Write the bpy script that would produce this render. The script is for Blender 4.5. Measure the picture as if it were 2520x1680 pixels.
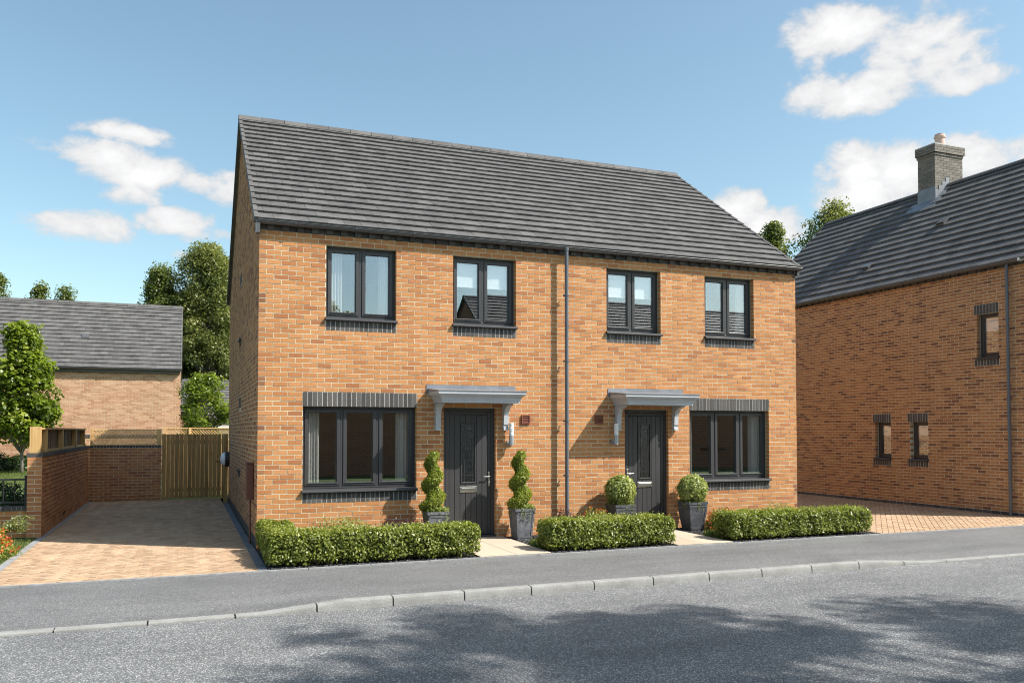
import bpy, math, random
import numpy as np
from mathutils import Vector, Matrix
R = math.radians
random.seed(7); rng = np.random.default_rng(7)
for o in list(bpy.data.objects): bpy.data.objects.remove(o)
S = bpy.context.scene
COL = S.collection

# ------------------------------------------------------------------ camera
CAM = Vector((-1.032, -13.136, 1.795)); YAW = R(21.566); PITCH = R(1.7104); FPX = 2037.88; CYP = 998.445
cam_d = bpy.data.cameras.new('camera'); cam = bpy.data.objects.new('camera', cam_d); COL.objects.link(cam)
cam_d.sensor_width = 36; cam_d.lens = FPX/2520*36; cam_d.shift_y = (CYP-840)/2520
cam_d.clip_start = .05; cam_d.clip_end = 3000
cam.location = CAM; cam.rotation_euler = (R(90)+PITCH, 0, -YAW)
S.camera = cam
_f = Vector((math.sin(YAW), math.cos(YAW), 0)); _r = Vector((math.cos(YAW), -math.sin(YAW), 0)); _z = Vector((0, 0, 1))
_F = _f*math.cos(PITCH)+_z*math.sin(PITCH); _U = _z*math.cos(PITCH)-_f*math.sin(PITCH)
def pxdir(px, py):            # direction of a photograph pixel (2520 x 1680)
    return (_F + _r*((px-1260)/FPX) + _U*((CYP-py)/FPX)).normalized()

# ------------------------------------------------------------------ light
SUN_AZ = Vector((.82, -.57, 0)).normalized(); SUN_EL = R(46)
sun_dir = SUN_AZ*math.cos(SUN_EL)+_z*math.sin(SUN_EL)
sl = bpy.data.lights.new('sun', 'SUN'); sl.energy = 5.0; sl.angle = R(.53); sl.color = (1, .945, .86)
so = bpy.data.objects.new('sun', sl); COL.objects.link(so); so.location = (10, -10, 20)
so.rotation_euler = (-sun_dir).to_track_quat('-Z', 'Y').to_euler()
S.view_settings.view_transform = 'Standard'; S.view_settings.look = 'None'
S.view_settings.exposure = .74; S.view_settings.gamma = 1; S.view_settings.use_curve_mapping = False
S.render.engine = 'CYCLES'; S.cycles.filter_width = 1.05

W = bpy.data.worlds.new('World'); S.world = W; W.use_nodes = True
wt = W.node_tree; wn = wt.nodes; wl = wt.links; wn.clear()
def N(tree, t, **k):
    n = tree.nodes.new(t)
    for a, v in k.items(): setattr(n, a, v)
    return n
sky = N(wt, 'ShaderNodeTexSky', sky_type='NISHITA', sun_disc=False)
sky.sun_elevation = SUN_EL; sky.sun_rotation = math.atan2(sun_dir.x, sun_dir.y)
sky.air_density = 1.0; sky.dust_density = 1.4; sky.ozone_density = 1.6; sky.altitude = 0
SKY_STRENGTH = .126
tc = N(wt, 'ShaderNodeTexCoord')
def wmath(op, a, b=None, c=None, clamp=False):
    n = N(wt, 'ShaderNodeMath', operation=op); n.use_clamp = clamp
    for i, v in enumerate((a, b, c)):
        if v is None: continue
        if isinstance(v, (int, float)): n.inputs[i].default_value = v
        else: wl.new(v, n.inputs[i])
    return n.outputs[0]
def wvec(op, a, b):
    n = N(wt, 'ShaderNodeVectorMath', operation=op)
    for i, v in enumerate((a, b)):
        if isinstance(v, (tuple, list, Vector)): n.inputs[i].default_value = tuple(v)
        else: wl.new(v, n.inputs[i])
    return n.outputs['Value'] if op in ('DOT_PRODUCT', 'LENGTH') else n.outputs[0]
DIRV = tc.outputs['Generated']
blobs = [  # cloud puffs: photo pixel (at 2352 wide), half width, half height, strength
 (1945,75,120,62,1), (2085,80,150,72,1), (2190,125,95,62,1), (2235,172,80,30,.8), (1950,208,140,46,.95),
 (1975,445,115,95,1.4), (2075,420,110,85,1.3), (2250,372,120,60,1.0), (2180,440,120,70,1.1),
 (1685,485,95,50,1.35), (1775,520,95,55,1.35),
 (225,352,140,36,1.2), (300,308,120,28,.75), (330,392,155,42,1.1), (440,408,115,32,.95), (310,448,75,26,.75),
 (215,525,130,42,1.45), (415,514,110,38,1.3), (415,588,90,16,.65), (535,440,60,36,.8)]
field = None
def add_blob(d, up, right, rx, ry, s):
    global field
    df = wvec('SUBTRACT', DIRV, d)
    a = wvec('DOT_PRODUCT', df, right/rx); b = wvec('DOT_PRODUCT', df, up/ry)
    r2 = wmath('MULTIPLY_ADD', a, a, wmath('MULTIPLY', b, b))
    m = wmath('MULTIPLY_ADD', r2, -s, s)
    field = m if field is None else wmath('MAXIMUM', field, m)
for (x, y, w, h, s) in blobs:
    k = 2520/2352; d = pxdir(x*k, y*k)
    right = Vector((d.y, -d.x, 0)).normalized(); up = right.cross(d)
    add_blob(d, up, right, w*k/FPX*1.06, h*k/FPX*1.08, s*.94)
crng = random.Random(3)
for i in range(13):           # the same kind of cloud round the rest of the sky
    az = YAW + R(48) + i*R(264/12); el = R(crng.uniform(8, 40))
    d = Vector((math.sin(az)*math.cos(el), math.cos(az)*math.cos(el), math.sin(el)))
    right = Vector((d.y, -d.x, 0)).normalized(); up = right.cross(d)
    add_blob(d, up, right, crng.uniform(.08, .2), crng.uniform(.03, .06), 1)
mp = N(wt, 'ShaderNodeMapping'); mp.inputs['Scale'].default_value = (1, 1, 1.5); wl.new(DIRV, mp.inputs[0])
nz = N(wt, 'ShaderNodeTexNoise'); nz.inputs['Scale'].default_value = 14; nz.inputs['Detail'].default_value = 12
nz.inputs['Roughness'].default_value = .60; nz.inputs['Distortion'].default_value = .2; wl.new(mp.outputs[0], nz.inputs['Vector'])
dens = wmath('ADD', field, wmath('MULTIPLY_ADD', nz.outputs['Fac'], 3.7, -2.0))
al = N(wt, 'ShaderNodeMapRange', interpolation_type='SMOOTHSTEP'); al.inputs['From Min'].default_value = .0; al.inputs['From Max'].default_value = .70
wl.new(dens, al.inputs['Value'])
sh = N(wt, 'ShaderNodeMapRange'); sh.inputs['From Min'].default_value = .3; sh.inputs['From Max'].default_value = 1.3
sh.inputs['To Min'].default_value = .74; sh.inputs['To Max'].default_value = 1.0; wl.new(dens, sh.inputs['Value'])
skm = N(wt, 'ShaderNodeMix', data_type='RGBA', blend_type='MULTIPLY'); skm.inputs['Factor'].default_value = 1
wl.new(sky.outputs[0], skm.inputs[6]); skm.inputs[7].default_value = (SKY_STRENGTH*1.03, SKY_STRENGTH*1.09, SKY_STRENGTH*.94, 1)
cc = N(wt, 'ShaderNodeMix', data_type='RGBA', blend_type='MULTIPLY'); cc.inputs['Factor'].default_value = 1
cc.inputs[6].default_value = (.61, .612, .618, 1); wl.new(sh.outputs[0], cc.inputs[7])
mx = N(wt, 'ShaderNodeMix', data_type='RGBA'); wl.new(al.outputs[0], mx.inputs['Factor']); wl.new(skm.outputs[2], mx.inputs[6]); wl.new(cc.outputs[2], mx.inputs[7])
bg = N(wt, 'ShaderNodeBackground'); wl.new(mx.outputs[2], bg.inputs[0]); bg.inputs[1].default_value = 1
wo = N(wt, 'ShaderNodeOutputWorld'); wl.new(bg.outputs[0], wo.inputs[0])

# ------------------------------------------------------------------ materials
MAT = {}
class MatB:
    def __init__(s, name):
        s.m = bpy.data.materials.new(name); s.m.use_nodes = True; s.t = s.m.node_tree
        s.b = s.t.nodes['Principled BSDF']; MAT[name] = s.m
    def n(s, t, **k): return N(s.t, t, **k)
    def l(s, a, b): s.t.links.new(a, b)
    def pos(s): return s.n('ShaderNodeNewGeometry').outputs['Position']
    def noise(s, scale, detail=4, rough=.55, vec=None, stretch=None, dist=0):
        n = s.n('ShaderNodeTexNoise'); n.inputs['Scale'].default_value = scale; n.inputs['Detail'].default_value = detail
        n.inputs['Roughness'].default_value = rough; n.inputs['Distortion'].default_value = dist
        v = vec if vec is not None else s.pos()
        if stretch:
            m = s.n('ShaderNodeMapping'); m.inputs['Scale'].default_value = stretch; s.l(v, m.inputs[0]); v = m.outputs[0]
        s.l(v, n.inputs['Vector']); return n.outputs['Fac']
    def ramp(s, fac, stops, const=False):
        r = s.n('ShaderNodeValToRGB'); cr = r.color_ramp
        if const: cr.interpolation = 'CONSTANT'
        while len(cr.elements) < len(stops): cr.elements.new(.5)
        for e, (p, c) in zip(cr.elements, stops): e.position = p; e.color = tuple(c)+(1,) if len(c) == 3 else c
        s.l(fac, r.inputs[0]); return r.outputs[0]
    def mul(s, a, b, f=1, mode='MULTIPLY'):
        m = s.n('ShaderNodeMix', data_type='RGBA', blend_type=mode)
        for i, v in ((6, a), (7, b)):
            if isinstance(v, tuple): m.inputs[i].default_value = v+(1,)
            else: s.l(v, m.inputs[i])
        if isinstance(f, (int, float)): m.inputs['Factor'].default_value = f
        else: s.l(f, m.inputs['Factor'])
        return m.outputs[2]
    def rnd(s):
        a = s.n('ShaderNodeAttribute'); a.attribute_name = 'rnd'; return a.outputs['Fac']
    def rnd2(s):     # second random number of the same piece
        w = s.n('ShaderNodeTexWhiteNoise', noise_dimensions='1D'); s.l(s.rnd(), w.inputs['W']); return w.outputs['Value']
    def col(s, c):
        if isinstance(c, tuple): s.b.inputs['Base Color'].default_value = c+(1,)
        else: s.l(c, s.b.inputs['Base Color'])
        return s
    def set(s, **k):
        for a, v in k.items(): s.b.inputs[a.replace('_', ' ')].default_value = v
        return s
    def bump(s, h, strength=.3, dist=.01):
        b = s.n('ShaderNodeBump'); b.inputs['Strength'].default_value = strength; b.inputs['Distance'].default_value = dist
        s.l(h, b.inputs['Height']); s.l(b.outputs[0], s.b.inputs['Normal']); return s

def brick_mat(name, stops, rough=.85):
    m = MatB(name)
    base = m.ramp(m.rnd(), stops)
    var = m.ramp(m.noise(26, 5, .65, stretch=(1, 1, 2.2)), [(.3, (.80, .78, .76)), (.55, (1, 1, 1)), (.8, (1.04, 1.03, 1.02))])
    spk = m.ramp(m.noise(120, 3, .6), [(.31, (.42, .36, .33)), (.40, (1, 1, 1))])
    big = m.ramp(m.noise(.8, 3, .5), [(.3, (.93, .92, .91)), (.7, (1.05, 1.05, 1.05))])
    m.col(m.mul(m.mul(m.mul(base, var), spk, .8), big)).set(Roughness=rough)
    m.b.inputs['Specular IOR Level'].default_value = .25
    m.bump(m.noise(90, 6, .7), .55, .006); return m
OR = [(0, (.375, .152, .066)), (.10, (.42, .176, .073)), (.3, (.472, .211, .084)), (.5, (.50, .232, .093)), (.75, (.522, .248, .102)), (.93, (.54, .264, .114)), (1, (.475, .208, .103))]
brick_mat('brick_garden', [(0, (.33, .135, .07)), (.2, (.41, .178, .084)), (.6, (.47, .215, .098)), (1, (.52, .25, .118))])
brick_mat('brick', OR)
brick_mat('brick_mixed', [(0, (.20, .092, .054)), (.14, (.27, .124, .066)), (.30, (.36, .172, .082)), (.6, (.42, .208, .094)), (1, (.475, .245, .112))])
brick_mat('brick_pale', [(0, (.41, .215, .125)), (.3, (.47, .26, .155)), (.7, (.53, .31, .19)), (1, (.58, .36, .23))])
brick_mat('brick_dark', [(0, (.066, .062, .062)), (.5, (.092, .086, .084)), (1, (.122, .113, .109))])
brick_mat('brick_grey', [(0, (.165, .152, .135)), (.5, (.205, .19, .17)), (1, (.25, .232, .21))])
def plain(name, c, rough=.6, var=.12, scale=8, metal=0, bump=0, spec=.5):
    m = MatB(name)
    m.col(m.mul(tuple(c), m.ramp(m.noise(scale, 5, .6), [(.3, (1-var,)*3), (.7, (1+var,)*3)])))
    m.set(Roughness=rough, Metallic=metal); m.b.inputs['Specular IOR Level'].default_value = spec
    if bump: m.bump(m.noise(scale*8, 4, .6), bump, .004)
    return m
plain('mortar', (.56, .53, .40), .95, .14, 14, bump=.4, spec=.1)
plain('mortar_grey', (.46, .46, .46), .95, .14, 14, spec=.1)
plain('joint_shade', (.055, .048, .040), .95, .2, 20, spec=.1)  # near-black mortar colour stands in for deep shadow in the raked joints
plain('frame', (.046, .046, .050), .38, .05, 3)
plain('frame_gap', (.012, .012, .014), .7, 0)
plain('door_paint', (.045, .045, .048), .42, .06, 4)
plain('black_plastic', (.085, .087, .092), .3, .08, 5)
plain('pipe_plastic', (.105, .115, .135), .33, .08, 5)
plain('black_metal', (.018, .018, .020), .4, .1, 9)
plain('canopy_paint', (.44, .46, .50), .45, .06, 3)
plain('chrome', (.62, .60, .57), .28, .05, 9, 1)
plain('white_plastic', (.78, .78, .78), .35, .03)
plain('lamp_steel', (.42, .44, .47), .38, .05, 5, .6)
plain('brown_plastic', (.135, .055, .042), .5, .06, 5)
plain('terracotta', (.20, .065, .045), .7, .1, 10)
plain('chimney_pot', (.56, .40, .33), .8, .1, 6, bump=.2)
plain('plaster', (.10, .095, .09), .9, .05)  # dimness of the rooms put into the colour so windows stay dark
plain('render_white', (.72, .72, .70), .85, .05)
plain('curtain', (.80, .77, .72), .9, .05, 20)
plain('blind', (.86, .86, .85), .9, .03, 20)
plain('underlay', (.30, .275, .24), .9, .15, 12)
plain('bark', (.19, .165, .14), .9, .3, 14, bump=.8)
plain('bark_dark', (.075, .055, .04), .9, .3, 20, bump=.8)
m = plain('lead', (.20, .215, .245), .5, .22, 5, .25)
m.bump(m.noise(9, 4, .6), .3, .01)
m = MatB('pot_slate'); m.col(m.ramp(m.noise(9, 6, .65), [(.3, (.085, .089, .100)), (.55, (.15, .155, .172)), (.75, (.24, .245, .26))])).set(Roughness=.55); m.bump(m.noise(18, 6, .7), .6, .012)
m = MatB('pot_dark'); m.col(m.ramp(m.noise(9, 6, .65), [(.3, (.045, .048, .056)), (.6, (.092, .095, .106)), (.8, (.17, .17, .185))])).set(Roughness=.5); m.bump(m.noise(18, 6, .7), .6, .012)
# roof tile
m = MatB('roof_tile'); m.b.inputs['Specular IOR Level'].default_value = .22
b = m.ramp(m.rnd(), [(0, (.092, .089, .089)), (.5, (.106, .103, .103)), (1, (.124, .121, .120))])
st = m.ramp(m.noise(3.2, 6, .65), [(.28, (.70, .69, .68)), (.5, (1, 1, 1)), (.72, (1.22, 1.21, 1.22))])
m.col(m.mul(b, st)).set(Roughness=.65); m.bump(m.noise(60, 5, .6), .25, .004)
# ground stuffs
def asphalt(name, lo, mid, hi, grain):
    m = MatB(name)
    v = m.n('ShaderNodeTexVoronoi'); v.inputs['Scale'].default_value = grain; m.l(m.pos(), v.inputs['Vector'])
    bw = m.n('ShaderNodeRGBToBW'); m.l(v.outputs['Color'], bw.inputs[0])
    g = m.ramp(bw.outputs[0], [(.12, lo), (.45, mid), (.68, mid), (.80, hi)])
    big = m.ramp(m.noise(.9, 6, .65, stretch=(.7, 1, 1)), [(.25, (.80, .80, .81)), (.5, (1, 1, 1)), (.75, (1.14, 1.14, 1.13))])
    st = m.ramp(m.noise(2.3, 5, .6, stretch=(.35, 1.6, 1)), [(.3, (.90, .90, .90)), (.7, (1.08, 1.08, 1.08))])
    wheel = m.ramp(m.noise(.35, 4, .6, stretch=(.12, 2.6, 1)), [(.35, (.88, .88, .89)), (.6, (1.05, 1.05, 1.05))])
    stain = m.ramp(m.noise(3.1, 3, .5, dist=.6), [(.22, (.68, .68, .69)), (.30, (1, 1, 1))]); st = m.mul(m.mul(st, wheel), stain)
    m.col(m.mul(m.mul(g, big), st)).set(Roughness=.8)
    m.b.inputs['Specular IOR Level'].default_value = .35
    h = m.n('ShaderNodeMath', operation='MULTIPLY_ADD'); m.l(bw.outputs[0], h.inputs[0]); h.inputs[1].default_value = 1; m.l(m.noise(grain*1.5, 3), h.inputs[2])
    m.bump(h.outputs[0], .55, .006); return m
asphalt('road_asphalt', (.066, .069, .074), (.142, .146, .152), (.38, .38, .37), 105)
asphalt('path_asphalt', (.085, .086, .089), (.138, .139, .142), (.26, .26, .26), 120)
m = MatB('concrete'); m.col(m.mul(m.ramp(m.noise(70, 5, .7), [(.3, (.205, .205, .20)), (.6, (.30, .30, .29)), (.8, (.38, .38, .37))]), m.ramp(m.noise(2.6, 6, .65), [(.25, (.66, .655, .64)), (.6, (1.05, 1.05, 1.04))]))).set(Roughness=.9); m.bump(m.noise(120, 4, .6), .4, .004)
plain('edging', (.25, .255, .26), .9, .25, 9, bump=.4)
plain('edging_blue', (.125, .135, .155), .85, .25, 9, bump=.4)
m = MatB('paver'); b = m.ramp(m.rnd(), [(0, (.345, .226, .140)), (.25, (.395, .266, .168)), (.6, (.435, .300, .192)), (1, (.485, .345, .230))])
m.col(m.mul(m.mul(b, m.ramp(m.noise(30, 5, .7), [(.3, (.82, .80, .78)), (.65, (1.06, 1.06, 1.05))])), m.ramp(m.noise(.9, 5, .6), [(.3, (.86, .85, .84)), (.65, (1.05, 1.05, 1.05))]))).set(Roughness=.9); m.bump(m.noise(140, 4, .6), .35, .004)
plain('joint_sand', (.085, .058, .038), .95, .2, 20, spec=.1)
m = MatB('slab_stone'); m.col(m.mul(m.ramp(m.rnd(), [(0, (.42, .345, .265)), (1, (.50, .42, .33))]), m.ramp(m.noise(60, 6, .75), [(.3, (.86, .85, .84)), (.65, (1.05, 1.05, 1.05))]))).set(Roughness=.85); m.bump(m.noise(120, 4, .6), .25, .003)
m = MatB('soil'); m.col(m.ramp(m.noise(45, 8, .75), [(.3, (.008, .007, .006)), (.55, (.022, .019, .016)), (.75, (.055, .048, .042))])).set(Roughness=.95); m.bump(m.noise(45, 8, .75), 1, .04)
m = MatB('chipping'); m.col(m.ramp(m.rnd(), [(0, (.020, .020, .022)), (.7, (.05, .05, .055)), (1, (.14, .14, .15))])).set(Roughness=.7)
m = MatB('grass_ground'); m.col(m.ramp(m.noise(5, 8, .7), [(.3, (.045, .075, .016)), (.55, (.085, .12, .028)), (.75, (.125, .155, .045))])).set(Roughness=.95); m.bump(m.noise(120, 4, .7), .8, .02)
# wood
def wood(name, stops, sc=(14, 14, .9)):
    m = MatB(name); oi = m.n('ShaderNodeObjectInfo')
    v = m.n('ShaderNodeVectorMath', operation='ADD'); m.l(m.pos(), v.inputs[0])
    cmb = m.n('ShaderNodeVectorMath', operation='SCALE'); m.l(oi.outputs['Random'], cmb.inputs['Scale']); cmb.inputs[0].default_value = (13, 7, 31); m.l(cmb.outputs[0], v.inputs[1])
    g = m.noise(1.6, 7, .62, vec=v.outputs[0], stretch=sc, dist=1.2)
    c = m.ramp(g, stops)
    tone = m.ramp(oi.outputs['Random'], [(0, (.78, .77, .75)), (1, (1.16, 1.13, 1.1))])
    knots = m.ramp(m.noise(6, 2, .5, vec=v.outputs[0], stretch=(1.6, 1.6, .5)), [(.24, (.35, .28, .22)), (.33, (1, 1, 1))])
    m.col(m.mul(m.mul(c, tone), knots)).set(Roughness=.75); m.bump(g, .3, .004); return m
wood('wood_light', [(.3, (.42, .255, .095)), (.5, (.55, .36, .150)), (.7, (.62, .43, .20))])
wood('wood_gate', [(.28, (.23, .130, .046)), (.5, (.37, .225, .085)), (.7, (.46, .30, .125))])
wood('wood_dark', [(.3, (.10, .064, .036)), (.5, (.17, .112, .066)), (.7, (.22, .15, .09))])
# foliage
def leaf_mat(name, stops, trans=.35, rough=.42):
    m = MatB(name); c = m.ramp(m.rnd(), stops)
    m.col(c).set(Roughness=rough)
    t = m.n('ShaderNodeBsdfTranslucent'); m.l(m.mul(c, (1.35, 1.45, .75)), t.inputs[0])
    x = m.n('ShaderNodeMixShader'); x.inputs[0].default_value = trans
    m.l(m.b.outputs[0], x.inputs[1]); m.l(t.outputs[0], x.inputs[2])
    out = [n for n in m.t.nodes if n.type == 'OUTPUT_MATERIAL'][0]; m.l(x.outputs[0], out.inputs[0]); return m
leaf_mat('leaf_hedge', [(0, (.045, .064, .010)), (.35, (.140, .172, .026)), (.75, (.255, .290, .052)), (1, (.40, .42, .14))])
leaf_mat('leaf_topiary', [(0, (.10, .135, .018)), (.4, (.20, .25, .028)), (.8, (.31, .34, .045)), (1, (.40, .41, .09))])
leaf_mat('leaf_ball', [(0, (.10, .14, .03)), (.4, (.19, .24, .05)), (.8, (.31, .35, .10)), (1, (.46, .48, .2))])
leaf_mat('leaf_birch', [(0, (.065, .092, .024)), (.4, (.130, .165, .038)), (.8, (.21, .235, .065)), (1, (.30, .29, .10))])
leaf_mat('leaf_birch_dry', [(0, (.080, .105, .028)), (.4, (.155, .180, .048)), (.8, (.245, .255, .078)), (1, (.34, .32, .12))])
leaf_mat('leaf_maple', [(0, (.075, .11, .012)), (.4, (.155, .21, .022)), (.8, (.24, .295, .035)), (1, (.33, .36, .08))], .42, .32)
leaf_mat('leaf_dark', [(0, (.012, .026, .008)), (.5, (.028, .055, .014)), (1, (.055, .095, .026))], .25)
leaf_mat('leaf_grass', [(0, (.060, .092, .014)), (.5, (.115, .155, .028)), (1, (.19, .22, .06))], .35, .5)
leaf_mat('petal', [(0, (.36, .035, .012)), (.5, (.52, .085, .015)), (1, (.62, .19, .03))], .3, .5)
leaf_mat('leaf_purple', [(0, (.045, .018, .028)), (1, (.11, .045, .07))], .25)
# glass: partly mirror, partly see-through
def glass(name, refl, tint, bumpy=0):
    m = MatB(name); m.t.nodes.remove(m.b)
    g = m.n('ShaderNodeBsdfGlossy'); g.inputs['Roughness'].default_value = .0 if not bumpy else .08; g.inputs['Color'].default_value = (.93, .96, 1, 1)
    tr = m.n('ShaderNodeBsdfTransparent'); tr.inputs['Color'].default_value = tint+(1,)
    lw_ = m.n('ShaderNodeLayerWeight'); fr = m.n('ShaderNodeMath', operation='POWER'); m.l(lw_.outputs['Facing'], fr.inputs[0]); fr.inputs[1].default_value = 4
    ad = m.n('ShaderNodeMath', operation='ADD'); ad.use_clamp = True; m.l(fr.outputs[0], ad.inputs[0]); ad.inputs[1].default_value = refl
    x = m.n('ShaderNodeMixShader'); m.l(ad.outputs[0], x.inputs[0]); m.l(tr.outputs[0], x.inputs[1]); m.l(g.outputs[0], x.inputs[2])
    if bumpy:
        bp = m.n('ShaderNodeBump'); bp.inputs['Strength'].default_value = .5; bp.inputs['Distance'].default_value = .01
        m.l(m.noise(55, 3), bp.inputs['Height']); m.l(bp.outputs[0], g.inputs['Normal'])
    out = [n for n in m.t.nodes if n.type == 'OUTPUT_MATERIAL'][0]; m.l(x.outputs[0], out.inputs[0])
glass('glass', .21, (.93, .95, .96))
glass('glass_door', .12, (.25, .24, .24), 1)
# far / hidden brickwork
m = MatB('brickwork')
uv = m.n('ShaderNodeMapping'); ad = m.n('ShaderNodeSeparateXYZ'); m.l(m.pos(), ad.inputs[0])
sm = m.n('ShaderNodeMath', operation='ADD'); m.l(ad.outputs[0], sm.inputs[0]); m.l(ad.outputs[1], sm.inputs[1])
cb = m.n('ShaderNodeCombineXYZ'); m.l(sm.outputs[0], cb.inputs[0]); m.l(ad.outputs[2], cb.inputs[1])
bt = m.n('ShaderNodeTexBrick'); m.l(cb.outputs[0], bt.inputs[0]); bt.inputs['Scale'].default_value = 1
bt.inputs['Brick Width'].default_value = .225; bt.inputs['Row Height'].default_value = .075; bt.inputs['Mortar Size'].default_value = .006
bt.inputs['Color1'].default_value = (.22, .078, .036, 1); bt.inputs['Color2'].default_value = (.31, .122, .050, 1); bt.inputs['Mortar'].default_value = (.40, .37, .29, 1)
m.col(bt.outputs[0]).set(Roughness=.9)

# ------------------------------------------------------------------ builders
def tag(o, label=None, cat=None, group=None, kind=None):
    if label: o['label'] = label
    if cat: o['category'] = cat
    if group: o['group'] = group
    if kind: o['kind'] = kind
    return o
def empty(name, loc, label=None, cat=None, group=None):
    o = bpy.data.objects.new(name, None); COL.objects.link(o); o.location = loc; o.empty_display_size = .2
    return tag(o, label, cat, group)
def wloc(o):
    v = Vector((0, 0, 0))
    while o is not None: v += o.location; o = o.parent
    return v
class MB:
    def __init__(s): s.v = []; s.f = []; s.r = []
    def poly(s, pts, r=None):
        i = len(s.v); s.v += [tuple(p) for p in pts]; s.f.append(tuple(range(i, i+len(pts)))); s.r.append(random.random() if r is None else r)
    def hexa(s, c, r=None):    # 8 corners: 0-3 one side, 4-7 the other
        i = len(s.v); s.v += [tuple(p) for p in c]; r = random.random() if r is None else r
        a, b, cc = (Vector(c[k])-Vector(c[0]) for k in (1, 3, 4))
        fs = [(0, 3, 2, 1), (4, 5, 6, 7), (0, 1, 5, 4), (1, 2, 6, 5), (2, 3, 7, 6), (3, 0, 4, 7)]
        if a.cross(b).dot(cc) < 0: fs = [q[::-1] for q in fs]
        for q in fs: s.f.append(tuple(i+k for k in q)); s.r.append(r)
    def box(s, x0, x1, y0, y1, z0, z1, r=None):
        s.hexa([(x0, y0, z0), (x1, y0, z0), (x1, y1, z0), (x0, y1, z0), (x0, y0, z1), (x1, y0, z1), (x1, y1, z1), (x0, y1, z1)], r)
    def fbox(s, fr, u0, u1, d0, d1, z0, z1, r=None):   # box in a wall frame (u along, d inward, z up)
        s.hexa([fr(u0, d0, z0), fr(u1, d0, z0), fr(u1, d1, z0), fr(u0, d1, z0), fr(u0, d0, z1), fr(u1, d0, z1), fr(u1, d1, z1), fr(u0, d1, z1)], r)
    def tube(s, pts, rad, n=8, r=None, cap=True):
        pts = [Vector(p) for p in pts]; r = random.random() if r is None else r; base = len(s.v)
        if isinstance(rad, (int, float)): rad = [rad]*len(pts)
        for k, p in enumerate(pts):
            t = (pts[min(k+1, len(pts)-1)]-pts[max(k-1, 0)]).normalized()
            a = t.cross(Vector((0, 0, 1)) if abs(t.z) < .9 else Vector((1, 0, 0))).normalized(); b = t.cross(a)
            for j in range(n):
                an = 2*math.pi*j/n; s.v.append(tuple(p+(a*math.cos(an)+b*math.sin(an))*rad[k]))
        for k in range(len(pts)-1):
            for j in range(n):
                s.f.append((base+k*n+j, base+k*n+(j+1) % n, base+(k+1)*n+(j+1) % n, base+(k+1)*n+j)); s.r.append(r)
        if cap:
            s.f.append(tuple(base+j for j in range(n))[::-1]); s.r.append(r)
            s.f.append(tuple(base+(len(pts)-1)*n+j for j in range(n))); s.r.append(r)
    def lathe(s, c, prof, n=20, r=.5, sx=1, sy=1, axis='z'):
        base = len(s.v)
        for (q, z) in prof:
            for j in range(n):
                a = 2*math.pi*j/n; dx, dy = q*math.cos(a)*sx, q*math.sin(a)*sy
                s.v.append((c[0]+dx, c[1]+dy, c[2]+z) if axis == 'z' else (c[0]+z, c[1]+dx, c[2]+dy))
        for k in range(len(prof)-1):
            for j in range(n):
                s.f.append((base+k*n+j, base+k*n+(j+1) % n, base+(k+1)*n+(j+1) % n, base+(k+1)*n+j)); s.r.append(r)
        s.f.append(tuple(base+j for j in range(n))[::-1]); s.r.append(r)
        s.f.append(tuple(base+(len(prof)-1)*n+j for j in range(n))); s.r.append(r)
    def mesh(s, name, mat, off=(0, 0, 0), smooth=False):
        me = bpy.data.meshes.new(name)
        v = np.array(s.v, dtype=np.float32).reshape(-1, 3)-np.array(tuple(off), dtype=np.float32)
        me.from_pydata(v.tolist(), [], s.f)
        a = me.attributes.new('rnd', 'FLOAT', 'FACE'); a.data.foreach_set('value', np.array(s.r, dtype=np.float32))
        if smooth: me.polygons.foreach_set('use_smooth', [True]*len(me.polygons))
        me.materials.append(MAT[mat]); return me
    def build(s, name, mat, parent=None, smooth=False, kind=None, bevel=0):
        o = bpy.data.objects.new(name, s.mesh(name, mat, wloc(parent) if parent else (0, 0, 0), smooth))
        COL.objects.link(o)
        if parent: o.parent = parent
        if kind: o['kind'] = kind
        if bevel:
            bv = o.modifiers.new('bevel', 'BEVEL'); bv.width = bevel; bv.segments = 2; bv.limit_method = 'ANGLE'
        return o
def link_mesh(name, me, parent, pos):        # one more piece that shares its mesh
    o = bpy.data.objects.new(name, me); COL.objects.link(o); o.parent = parent; o.location = Vector(pos)-wloc(parent); return o
def one(name, mat, parent, fn, **k):
    b = MB(); fn(b); return b.build(name, mat, parent, **k)
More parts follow.
